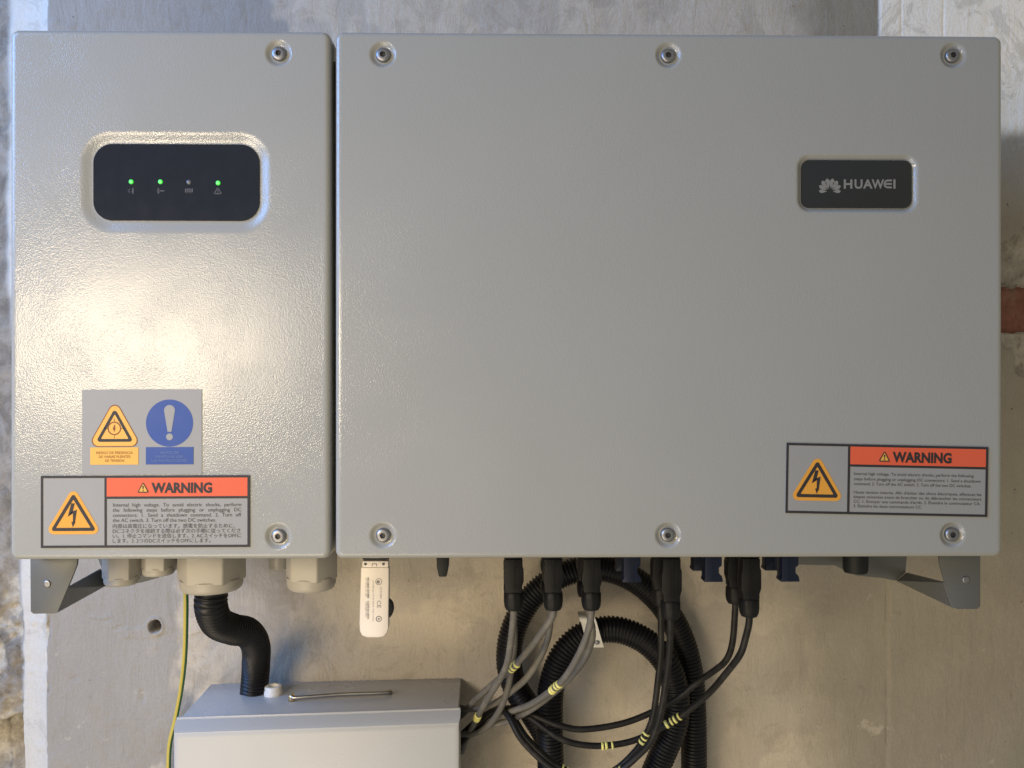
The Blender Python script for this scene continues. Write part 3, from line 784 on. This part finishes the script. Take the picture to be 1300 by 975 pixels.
# ---- cable glands under the left side
def gland(u0, u1, v_hex, v_bot, y, rot=0.0, hexed=True):
    sc = (0.75 + y) / F
    cx = (P(u0, v_hex, y).x + P(u1, v_hex, y).x) / 2; rad = (u1 - u0) * sc / 2
    zt, zh, zb_ = z_b + 0.006, P(0, v_hex, y).z, P(0, v_bot, y).z
    g = thing('cable_gland', None, None, (cx, y, z_b), parent=inv)
    vv, ff = lathe([(rad * 0.80, zt), (rad * 0.80, z_b - 0.008)], cx, y, 36)
    mk('thread_neck', vv, ff, M['nylon'], g).data.set_sharp_from_angle(angle=R(40))
    bm = bmesh.new(); n = 6 if hexed else 24
    top, bot = [], []
    for k in range(n):
        a = 2 * math.pi * k / n + rot
        top.append(bm.verts.new((cx + rad * math.cos(a), y + rad * math.sin(a), z_b - 0.006))); bot.append(bm.verts.new((cx + rad * math.cos(a), y + rad * math.sin(a), zh)))
    bm.faces.new(top); bm.faces.new(bot[::-1])
    for k in range(n): bm.faces.new((top[k], bot[k], bot[(k + 1) % n], top[(k + 1) % n]))
    bmesh.ops.recalc_face_normals(bm, faces=bm.faces)
    bmesh.ops.bevel(bm, geom=list(bm.edges), offset=rad * 0.05, segments=2, profile=0.5, affect='EDGES')
    from_bm('hex_nut', bm, M['nylon'], g, True, 35)
    rr_ = rad * (0.90 if hexed else 0.93); hgt = zh - zb_
    prof = [(rr_, zh + 0.002), (rr_, zh - hgt * 0.45), (rr_ * 0.97, zh - hgt * 0.75), (rr_ * 0.90, zh - hgt * 0.97), (rr_ * 0.86, zb_), (rr_ * 0.55, zb_), (rr_ * 0.52, zb_ + 0.006)]
    vv, ff = lathe(prof, cx, y, 40)
    mk('sealing_cap', vv, ff, M['nylon'], g).data.set_sharp_from_angle(angle=R(50))
    return cx, zb_
gland(131.5, 178, 733.5, 741.5, 0.105, 0.25)
gland(180, 223, 722, 729.5, 0.112, 0.15)
gx, gzb = gland(226.5, 311, 736, 748.5, 0.100, 0.12)
gland(362, 429, 734.5, 748, 0.105, 0.95)
gland(341, 366, 718, 723.5, 0.175, 0.2, False)

# ---- feet of the mounting frame
def bracket(side):
    """side -1 left, +1 right; outline pixels are read on the left and mirrored about the box"""
    y = 0.03; th = 0.003
    if side < 0:
        fl = [pos(38, 700, y), pos(99, 700, y), pos(98, 716, y), pos(94, 727, y), pos(73, 777.5, y), pos(70, 779, y), pos(42, 779.5, y), pos(38.5, 776.5, y)]
        arm0 = P(84.5, 747, y); arm1 = P(71.5, 779, y)
        hole_ = pos(60, 741, y)
        tail = [(132, 745), (155, 743), (178, 740), (200, 734), (222, 724), (240, 721), (262, 720), (262, 700), (120, 700), (129, 722)]
    else:
        fl = [pos(1192, 700, y), pos(1245, 700, y), pos(1245, 770, y), pos(1241, 773.5, y), pos(1215, 773.5, y), pos(1211.5, 771, y), pos(1199.5, 739, y), pos(1193, 715, y)]
        arm0 = P(1199.5, 740, y); arm1 = P(1212, 773.5, y)
        hole_ = pos(1226, 736, y)
        tail = [(1138, 737.5), (1120, 734), (1088, 731), (1074, 725), (1060, 718), (1012, 717), (1000, 700), (1152, 700), (1150, 727)]
    b = thing('mounting_foot', None, None, (fl[0][0], 0.09, z_b), parent=inv)
    b['label'] = 'bent steel foot under the %s end' % ('left' if side < 0 else 'right')
    bm = prism_xz(fl, y, y + th, 0.0008)
    from_bm('front_flange', bm, M['bracket'], b, True, 35)
    yb = 0.135
    # arm running back to the rear plate
    def plate(q0, q1, q2, q3, t):
        bm = bmesh.new(); a = [bm.verts.new(q) for q in (q0, q1, q2, q3)]; c_ = [bm.verts.new(Vector(q) + t) for q in (q0, q1, q2, q3)]
        bm.faces.new(a); bm.faces.new(c_[::-1])
        for k in range(4): bm.faces.new((a[k], c_[k], c_[(k + 1) % 4], a[(k + 1) % 4]))
        bmesh.ops.recalc_face_normals(bm, faces=bm.faces)
        bmesh.ops.bevel(bm, geom=list(bm.edges), offset=0.0007, segments=1, affect='EDGES'); return bm
    r0, r1 = (P(129, 722, yb), P(133, 745, yb)) if side < 0 else (P(1150, 727, yb), P(1137, 737.5, yb))
    yy = y + th
    from_bm('arm', plate(Vector((arm0.x, yy, arm0.z)), Vector((arm1.x, yy, arm1.z)), r1, r0, Vector((side * 0.0028, 0, 0.0))), M['bracket'], b)
    from_bm('rear_plate', prism_xz([pos(*q, yb) for q in tail], yb, yb + th, 0.0007), M['bracket'], b, True, 35)
    # bolt
    vs_b = []
    for r, d_ in ((0.0036, 0.0), (0.0036, 0.0006), (0.0028, 0.0012), (0.0012, 0.0010)):
        for k in range(16):
            a = 2 * math.pi * k / 16; vs_b.append((hole_[0] + r * math.cos(a), y - d_, hole_[1] + r * math.sin(a)))
    fb = [(i * 16 + k, i * 16 + (k + 1) % 16, (i + 1) * 16 + (k + 1) % 16, (i + 1) * 16 + k) for i in range(3) for k in range(16)] + [tuple(48 + k for k in range(16))]
    mk('bolt', vs_b, fb, M['steel'], b)
bracket(-1); bracket(1)

# ---- connectors under the right side
YF, YB = 0.090, 0.140
def connector_x(u, y=YF): return P(u, 740, y).x
def socket(x, y, mat, ztip):
    """panel half of a solar connector: ribbed body with side latch windows and a flared tip"""
    w2 = 0.0088
    g = thing('panel_socket', None, None, (x, y, z_b), parent=inv)
    zt = z_b + 0.004; n1 = z_b - 0.026
    pts = [(x - w2, zt), (x + w2, zt), (x + w2, n1), (x + w2 * 0.66, n1 - 0.002), (x + w2 * 0.66, n1 - 0.008), (x + w2, n1 - 0.011), (x + w2 * 1.12, ztip + 0.002), (x + w2 * 1.12, ztip),
           (x - w2 * 1.12, ztip), (x - w2 * 1.12, ztip + 0.002), (x - w2, ztip + 0.004)]
    from_bm('socket_body', prism_xz(pts, y - w2 * 0.9, y + w2 * 0.9, 0.0007), mat, g, True, 35)
    from_bm('rib', box_bm(x - 0.0008, x + 0.0008, y - w2 * 0.9 - 0.0010, y - w2 * 0.9 + 0.001, ztip + 0.001, zt), mat, g)
zs_tip = P(0, 740, YF).z
US = {1: 652, 2: 702, 3: 750.5, 'a': 801, 4: 851, 'b': 903.5, 5: 951, 'c': 1000}
for k in ('a', 'b', 'c'):
    for y in (YF, YB): socket(connector_x(US[k]), y, M['blue_plastic'], zs_tip)
for k in (1, 2, 3, 4, 5):
    for y in (YF, YB): 
        x = connector_x(US[k]); g = thing('panel_socket', None, None, (x, y, z_b), parent=inv)
        from_bm('socket_body', box_bm(x - 0.0092, x + 0.0092, y - 0.0088, y + 0.0088, z_b - 0.018, z_b + 0.004, 0.0012), M['black'], g, True, 35)

# tapered switch lever and round switch knob
lx = P(562, 720, 0.06).x; sc = 0.81 / F
lev = [(lx - 8 * sc, z_b + 0.003), (lx + 8 * sc, z_b + 0.003), (lx + 7.6 * sc, P(0, 720, .06).z), (lx + 5.2 * sc, P(0, 733, .06).z), (lx - 4.6 * sc, P(0, 733, .06).z), (lx - 7.2 * sc, P(0, 720, .06).z)]
from_bm('switch_lever', prism_xz(lev, 0.055, 0.068, 0.0012), M['rubber'], inv, True, 35)
kx = P(1086, 720, 0.11).x; kr = 15.5 * 0.86 / F
vv, ff = lathe([(kr * 1.05, z_b + 0.003), (kr * 1.05, z_b - 0.012), (kr, z_b - 0.020), (kr * 0.98, P(0, 726, .11).z), (kr * 0.9, P(0, 730, .11).z)], kx, 0.11, 32)
mk('switch_knob', vv, ff, M['rubber'], inv).data.set_sharp_from_angle(angle=R(45))

# ------------------------------------------------------------------ electrical cabinet below
zc = -0.386
def on_top(u, v):
    """point of the cabinet's top plane seen at a photo position"""
    dep = -zc * F / (v - 487.5); return P(u, v, dep * 1.0 - 0.75)
cFL, cFR, cBL, cBR = on_top(228, 910), on_top(582, 900), on_top(268, 866), on_top(585.5, 860)
for q in (cFL, cFR, cBL, cBR): q.z = zc
cab = thing('electrical_cabinet', 'small pale grey metal cabinet on the wall below the inverter', 'cabinet', ((cFL.x + cFR.x) / 2, 0.25, -0.80))
def quad_prism(a, b, c_, d, z0, z1, bevel=0.0):
    bm = bmesh.new()
    t = [bm.verts.new((q.x, q.y, z1)) for q in (a, b, c_, d)]; u = [bm.verts.new((q.x, q.y, z0)) for q in (a, b, c_, d)]
    bm.faces.new(t); bm.faces.new(u[::-1])
    for k in range(4): bm.faces.new((t[k], u[k], u[(k + 1) % 4], t[(k + 1) % 4]))
    bmesh.ops.recalc_face_normals(bm, faces=bm.faces)
    if bevel: bmesh.ops.bevel(bm, geom=list(bm.edges), offset=bevel, segments=2, profile=0.5, affect='EDGES')
    return bm
from_bm('cabinet_body', quad_prism(cFL, cFR, cBR, cBL, -0.80, zc, 0.0015), M['cabinet'], cab, True, 35)
ax = (cFR - cFL).normalized(); nrm = Vector((ax.y, -ax.x, 0))           # nrm points to the camera
# door flange (lip proud of the body) and pan-shaped door
lipa, lipb = cFL - ax * 0.0025, cFR + ax * 0.0025
from_bm('door_flange', quad_prism(lipa + nrm * 0.0050, lipb + nrm * 0.0050, lipb + nrm * 0.0006, lipa + nrm * 0.0006, -0.80, zc + 0.0035, 0.0016), M['cabinet'], cab, True, 35)
bm = bmesh.new()
prof = [(0.0000, 0.0052, 0.0), (0.0010, 0.0145, 0.0060), (0.0026, 0.0185, 0.0095), (0.006, 0.0200, 0.0135)]     # inset, proud, drop
rings = []
for ins, pr, dr in prof:
    a, b = lipa + ax * ins + nrm * pr, lipb - ax * ins + nrm * pr
    rings.append([bm.verts.new((a.x, a.y, -0.80 + dr)), bm.verts.new((b.x, b.y, -0.80 + dr)), bm.verts.new((b.x, b.y, zc + 0.001 - dr)), bm.verts.new((a.x, a.y, zc + 0.001 - dr))])
for r0, r1 in zip(rings, rings[1:]):
    for k in range(4): bm.faces.new((r0[k], r0[(k + 1) % 4], r1[(k + 1) % 4], r1[k]))
bm.faces.new(rings[-1]); bm.faces.new(rings[0][::-1])
bmesh.ops.bevel(bm, geom=[e for e in bm.edges if e.verts[0] in rings[-1] and e.verts[1] in rings[-1]], offset=0.002, segments=3, profile=0.5, affect='EDGES')
from_bm('door', bm, M['cabinet'], cab, True, 25)
# loose metal bail handle and the white plastic collar on top
h0, h1 = on_top(372, 889), on_top(494, 883.5)
zz = zc + 0.005
bpath, _ = catmull([Vector((h0.x - .001, h0.y + .012, zc - 0.002)), Vector((h0.x - .001, h0.y + .004, zz)), Vector((h0.x + .004, h0.y - .001, zz)), Vector(((h0.x + h1.x) / 2, (h0.y + h1.y) / 2, zz + .0006)), Vector((h1.x - .006, h1.y - .001, zz)), Vector((h1.x, h1.y + .005, zz)), Vector((h1.x, h1.y + .014, zc - 0.002))], 0.0015)
vv, ff = tube(bpath, 0.0024, 12); hd = mk('bail_handle', vv, ff, M['rod'], cab)
vv, ff = lathe([(0.0042, zc - 0.001), (0.0042, zc + 0.006), (0.0032, zc + 0.008), (0.001, zc + 0.0085)], h0.x - 0.002, h0.y + 0.002, 14)
mk('end_knob', vv, ff, M['brass'], hd)
q = on_top(347, 879.5)
vv, ff = lathe([(0.0112, zc - 0.001), (0.0112, zc + 0.004), (0.0104, zc + 0.0052), (0.0104, zc + 0.0092), (0.0094, zc + 0.0105), (0.0062, zc + 0.0106), (0.0058, zc + 0.008)], q.x, q.y, 28)
mk('plastic_collar', vv, ff, M['white2'], cab).data.set_sharp_from_angle(angle=R(45))

# ------------------------------------------------------------------ conduits
def conduit(pts, rad, label, **k):
    vv, ff = corrugated([P(*q) for q in pts], rad, **k)
    return tag(mk('corrugated_conduit', vv, ff, M['conduit'], base=True), label, 'conduit', 'black corrugated conduits')
conduit([(269, 738, .10), (268.5, 752, .10), (268, 770, .104), (276, 790, .125), (296, 799, .155), (314, 803, .19), (324.5, 819, .225), (325, 845, .247), (322, 884, .256)], 0.0172,
        'short black corrugated conduit bending from a gland into the cabinet top', pitch=0.0050, depth=0.0026)
YC = 0.268
conduit([(881, 1040, YC), (881, 960, YC), (880, 900, YC), (876, 850, YC), (862, 803, YC), (836, 762, YC - .002), (800, 733, YC - .004), (757, 721, YC - .006), (712, 731, YC - .008), (675, 758, YC - .008), (652, 798, YC - .008), (646, 838, YC - .008), (655, 874, YC - .006), (676, 905, YC - 0.002), (697, 945, YC), (700, 990, YC), (700, 1040, YC)],
        0.0165, 'black corrugated conduit forming the larger outer loop by the connectors')
conduit([(700, 1040, YC - .037), (699, 975, YC - .037), (698, 920, YC - .037), (700, 872, YC - .036), (715, 831, YC - .034), (742, 806, YC - .030), (780, 799, YC - .028), (818, 813, YC - .030), (846, 842, YC - .034), (858, 880, YC - .037), (856, 920, YC - .038), (842, 955, YC - .038), (826, 995, YC - .038), (818, 1040, YC - .037)],
        0.0165, 'black corrugated conduit forming the smaller inner loop by the connectors')

# white saddle clip over the inner loop
c = P(752, 801, YC - .03)
clip = thing('saddle_clip', 'white plastic saddle clip over the top of the inner conduit loop', 'clip', (c.x, YW - 0.004, c.z - 0.03))
path = [P(742, 776, YW - .010), P(744, 781, YC - .046), P(748, 792, YC - .054), P(752, 806, YC - .052), P(755, 816, YC - .044), P(757, 822, YC - .036)]
pp, _ = catmull(path, 0.002)
vv, ff = [], []
for i, q in enumerate(pp):
    for dx, dy in ((-.0095, 0), (.0095, 0), (.0095, .0016), (-.0095, .0016)): vv.append((q[0] + dx, q[1] + dy, q[2]))
for i in range(len(pp) - 1):
    for k in range(4): ff.append((i * 4 + k, i * 4 + (k + 1) % 4, i * 4 + 4 + (k + 1) % 4, i * 4 + 4 + k))
ff.append((0, 1, 2, 3)); ff.append(tuple(len(vv) - 4 + k for k in range(4)))
mk('strap', vv, ff, M['white2'], clip, smooth=False)
q = P(758, 815, YC - .046)
vs_b = []
for r, d_ in ((0.0032, 0.002), (0.0032, -0.0008), (0.0020, -0.0018), (0.0006, -0.002)):
    for k in range(14):
        a = 2 * math.pi * k / 14; vs_b.append((q.x + r * math.cos(a), q.y + d_, q.z + r * math.sin(a)))
mk('screw', vs_b, [(i * 14 + k, i * 14 + (k + 1) % 14, (i + 1) * 14 + (k + 1) % 14, (i + 1) * 14 + k) for i in range(3) for k in range(14)] + [tuple(42 + k for k in range(14))], M['steel'], clip)

# ------------------------------------------------------------------ solar cables
def solar_cable(k, front, pts, mat, label, marks=(), longer=0.0):
    y = YF if front else YB
    x = connector_x(US[k])
    c = thing('solar_cable', label, 'cable', (x, y, z_b - 0.08), 'solar cables plugged in under the inverter')
    zt = z_b - 0.0185; zn = P(0, 753, YF).z - longer; ze = P(0, 777, YF).z - longer
    w2 = 0.0100
    pl = [(x - w2 * .92, zt), (x + w2 * .92, zt), (x + w2 * .92, zt - .010), (x + w2 * 1.05, zt - .013), (x + w2 * 1.05, zn + .012), (x + w2 * .86, zn + .006), (x + w2 * .86, zn),
          (x - w2 * .86, zn), (x - w2 * .86, zn + .006), (x - w2 * 1.05, zn + .012), (x - w2 * 1.05, zt - .016), (x - w2 * .92, zt - .012)]
    b = from_bm('plug_body', prism_xz(pl, y - w2 * .85, y + w2 * .85, 0.0009), M['black'], c, True, 35)
    from_bm('rib', box_bm(x - 0.0009, x + 0.0009, y - w2 * .85 - 0.0012, y - w2 * .85 + .001, zn + .004, zt), M['black'], b)
    # ribbed gland nut
    n = 30; vv = []
    prof = [(.0088, zn + .0005), (.0104, zn - .0015), (.0106, ze + .010), (.0098, ze + .004), (.0082, ze + .0008), (.0060, ze)]
    for r, z in prof:
        for j in range(n):
            a = 2 * math.pi * j / n; r2 = r * (1.0 - (0.05 if j % 3 == 0 and r > .0085 else 0)); vv.append((x + r2 * math.cos(a), y + r2 * math.sin(a), z))
    ff = [(i * n + j, i * n + (j + 1) % n, (i + 1) * n + (j + 1) % n, (i + 1) * n + j) for i in range(len(prof) - 1) for j in range(n)] + [tuple(range(n))[::-1], tuple((len(prof) - 1) * n + j for j in range(n))]
    mk('plug_nut', vv, ff, M['black'], c).data.set_sharp_from_angle(angle=R(38))
    P3 = [Vector((x, y, ze + 0.006)), Vector((x, y, ze - 0.006))] + [P(*q) for q in pts]
    path, s_ = catmull(P3, 0.003)
    rad = 0.0037
    vv, ff = tube(path, rad, 12); jk = mk('cable_jacket', vv, ff, mat, c)
    # striped marker rings, found as the place on the cable nearest the surveyed spot
    for mu, mv, cnt in marks:
        proj = []
        for q in path:
            d = Vector(q) - CAM; dep = d.dot(_f); proj.append((650 + F * d.dot(_r) / dep - mu) ** 2 + (487.5 - F * d.z / dep - mv) ** 2)
        i0 = int(np.argmin(proj))
        pf, _ = catmull([Vector(q) for q in path[max(0, i0 - 8):i0 + 9]], 0.0006)
        mid = len(pf) // 2
        for j in range(cnt):
            a0 = int(mid + (j - cnt / 2) * 9); a0 += random.choice((-1, 0, 0, 1)); seg = pf[max(0, a0):a0 + random.choice((5, 6, 7))]
            if len(seg) < 4: continue
            t = np.linspace(0, 1, len(seg)); rr2 = rad + 0.0003 + random.uniform(0.0006, 0.0010) * np.sin(math.pi * t) ** 0.6
            jit = np.array([random.uniform(-1, 1) for _ in range(3)]) * 0.0004
            vv, ff = tube(np.array(seg) + jit, rr2, 12); mk('marker_ring', vv, ff, M['marker'], jk)
    return c
G, K_ = M['cable_grey'], M['cable_black']
EX = 0.25
solar_cable(1, True, [(648.5, 815, .10), (643, 845, .12), (630, 870, .15), (614, 896, .19), (605, 913, .22), (594, 935, .25), (586, 955, .262)], G, 'grey cable from the leftmost connector with a low marker beside the cabinet', [(606, 911, 3)])
solar_cable(1, False, [(653, 815, .145), (649, 850, .15), (643, 880, .165), (633, 904, .19), (618, 923, .215), (602, 931, .235), (582, 932, .25)], G, 'plain grey cable from the leftmost connector curving lowest into the cabinet', [])
solar_cable(2, True, [(692, 797, .095), (677, 818, .11), (660, 838, .13), (650, 849, .14), (631, 864, .17), (613, 880, .20), (600, 892, .225), (592, 902, .25), (582, 912, .262)], G, 'grey cable from the second connector with a marker at its upper bend', [(651, 848, 3)])
solar_cable(2, False, [(697, 803, .135), (686, 834, .135), (669, 860, .145), (650, 877, .165), (630, 892, .19), (610, 899, .22), (594, 900, .24), (580, 898, .255)], G, 'plain grey cable from the second connector ending highest at the cabinet', [])
solar_cable(3, True, [(747, 800, .09), (739, 822, .095), (726, 847, .11), (713, 865, .125), (698, 878, .14), (674, 894, .165), (650, 903, .185), (632, 911, .21), (612, 924, .235), (583, 938, .258)], G, 'grey cable from the third connector with a marker at its middle', [(704, 873, 4)])
solar_cable(3, False, [(752, 798, .135), (750, 818, .13), (740, 840, .13), (720, 864, .14), (697, 884, .155), (672, 902, .175), (646, 915, .20), (622, 921, .22), (604, 930, .24), (582, 942, .255)], G, 'plain grey cable from the third connector beneath its marked twin', [])
solar_cable(4, False, [(839, 825, .14), (835.5, 862, .145), (829, 909, .15), (818, 937, .155), (803, 958, .16), (780, 978, .165), (750, 990, .17), (715, 976, .175), (692, 960, .175), (668, 936, .18), (652, 912, .19), (640, 900, .20), (620, 906, .23), (582, 940, .255)], K_, 'black cable from the fourth connector with a marker near its lower bend', [(817, 938, 3), (718, 977, 3)], 0.010)
solar_cable(4, True, [(850, 825, .10), (845.5, 865, .11), (837.5, 909, .12), (826, 941, .13), (808, 961, .14), (785, 980, .145), (750, 1000, .15), (712, 982, .155), (684, 962, .16), (660, 936, .165), (646, 910, .18), (634, 902, .20), (612, 915, .23), (582, 948, .255)], K_, 'black cable from the fourth connector hanging in front of its marked twin', [(775, 974, 3)], 0.010)
solar_cable(5, False, [(930, 815, .145), (922, 838, .15), (906, 852, .165), (884, 867, .18), (861, 886, .185), (826, 905, .185), (788, 919, .185), (740, 926, .185), (710, 921, .185), (684, 911, .19), (664, 902, .20), (640, 900, .215), (612, 912, .24), (582, 944, .258)], K_, 'plain black cable sweeping left from the fifth connector, upper of the two', [], 0.008)
solar_cable(5, True, [(947, 808, .095), (940, 830, .10), (924, 852, .12), (900, 880, .15), (872, 903, .17), (851, 917, .178), (808, 939, .18), (769, 946.5, .18), (735, 945, .18), (710, 937, .18), (690, 924, .185), (670, 910, .195), (645, 900, .21), (615, 908, .24), (582, 936, .258)], K_, 'black cable sweeping left from the fifth connector with two yellow markers', [(852, 915.5, 4), (769, 946, 3)], 0.008)

# ------------------------------------------------------------------ earth wire
path, _ = catmull([P(*q) for q in ((235, 700, .20), (236, 745, .21), (236, 790, .225), (234.5, 835, .245), (230, 875, .268), (222.5, 915, .283), (215, 950, .286), (214, 1010, .287))], 0.003)
vv, ff = tube(path, 0.0030, 16)
V_ = np.array(vv); fm = []
for f in ff:
    cen = V_[list(f)].mean(0); i = f[0] // 16
    fm.append(0 if (cen[0] - path[min(i, len(path) - 1)][0]) < 0.0009 else 1)
tag(mk('earth_wire', vv, ff, [M['earth_yellow'], M['earth_green']], None, True, fm, base=True), 'thin yellow and green striped earth wire hanging left of the cabinet', 'wire')

# ------------------------------------------------------------------ wireless dongle
yd = 0.070; sd = 0.82 / F
don = thing('usb_dongle', 'white USB stick hanging from a port under the inverter', 'dongle', tuple(P(477, 808, yd)))
body = [pos(459, 719, yd), pos(494.5, 719, yd), pos(494.5, 740, yd), pos(493.8, 796, yd), pos(492, 802, yd), pos(488, 806.5, yd), pos(482, 808, yd), pos(467, 808, yd), pos(460.5, 805.5, yd), pos(457.5, 800, yd), pos(457, 790, yd)]
from_bm('stick_body', prism_xz(body, yd - 0.0045, yd + 0.0055, 0.0016), M['white'], don, True, 35)
hd = from_bm('head', prism_xz([pos(460.5, 711.5, yd), pos(493.5, 711.5, yd), pos(493.5, 719.3, yd), pos(460.5, 719.3, yd)], yd - 0.0035, yd + 0.0045, 0.0008), M['white'], don, True, 35)
from_bm('port_surround', box_bm(P(461, 0, yd).x, P(494, 0, yd).x, yd - 0.003, yd + 0.0040, P(0, 711.2, yd).z, P(0, 709.4, yd).z), M['rubber'], don)
from_bm('usb_plug', box_bm(P(469.5, 0, yd).x, P(484, 0, yd).x, yd - 0.0028, yd + 0.0018, P(0, 711, yd).z, z_b - 0.001, 0.0004), M['steel'], don)
cq = P(491.5, 772, yd)
vs_b = []
nk = 28
for r, d_ in ((0.0085, -0.003), (0.0100, -0.002), (0.0100, 0.003), (0.0085, 0.004)):
    for k in range(nk):
        a = 2 * math.pi * k / nk; vs_b.append((cq.x + 0.68 * r * math.cos(a), yd + d_, cq.z + r * math.sin(a)))
mk('lanyard_cap', vs_b, [(i * nk + k, i * nk + (k + 1) % nk, (i + 1) * nk + (k + 1) % nk, (i + 1) * nk + k) for i in range(3) for k in range(nk)] + [tuple(range(nk))[::-1], tuple(3 * nk + k for k in range(nk))], M['rubber'], don)
yp = yd - 0.0047
for u in (464.8, 487.5): flat('screw_hole', [disc_poly(*pos(u, 715, yd), 1.8 * sd, 14)], yd - 0.0037, M['socket_dark'], hd)
x0, z0 = pos(476, 716.2, yd)
flat('latch_mark', [bar_poly(x0 - 3 * sd, z0 + 1.4 * sd, x0 + 3 * sd, z0 + 1.4 * sd, .9 * sd), bar_poly(x0 - 2.7 * sd, z0 + 1.4 * sd, x0 - 2.7 * sd, z0 - 1.6 * sd, .9 * sd), bar_poly(x0 + 2.7 * sd, z0 + 1.4 * sd, x0 + 2.7 * sd, z0 - 1.6 * sd, .9 * sd)], yd - 0.0037, M['print'], hd)
# printing: serial bar code, lines of small type, certification marks, all reading downwards
bars = []; v = 731.5
rb = random.Random(3)
while v < 785:
    wv = rb.choice((0.5, 0.8, 1.2)); 
    if not 757 < v < 760: bars.append([pos(467.0, v, yd), pos(469.6, v, yd), pos(469.6, v + wv, yd), pos(467.0, v + wv, yd)])
    v += wv + rb.choice((0.5, 0.7, 1.0))
flat('bar_code', bars, yp, M['print'], don)
Lt = Lettering()
dn, rt = Vector((0, 0, -1)), Vector((1, 0, 0))
def dl(t, u, v, wd, cap, b=0.0):
    q = P(u, v, yd); Lt.line(t, Vector((q.x, yp, q.z)), dn, rt, wd * sd, cap * sd, b)
dl('S/N: 4G7S03 15A1 6000', 465.0, 732, 24, 1.5); dl('IMEI 8600 4403', 465.0, 763, 18, 1.5)
dl('FCC ID: QISE33', 483.4, 744, 14.5, 2.0); dl('LTE USB Stick  DC 5V 500mA  Made in China', 474.0, 735, 52, 1.5)
dl('CE', 479.6, 761, 9.0, 5.0, 0.0)
Lt.build('printed_text', M['print'], don)
def ringmark(u, v, ro, ri):
    a, b = disc_poly(*pos(u, v, yd), ro * sd, 20), disc_poly(*pos(u, v, yd), ri * sd, 20)
    return [[a[k], a[(k + 1) % 20], b[(k + 1) % 20], b[k]] for k in range(20)]
flat('round_mark', ringmark(481.7, 737, 4.2, 3.5) + [disc_poly(*pos(481, 737.4, yd), 2.2 * sd, 12)], yp, M['print'], don)
flat('round_mark', ringmark(481.7, 784, 3.8, 2.7) + [disc_poly(*pos(481.7, 784, yd), 1.3 * sd, 10)], yp, M['print'], don)
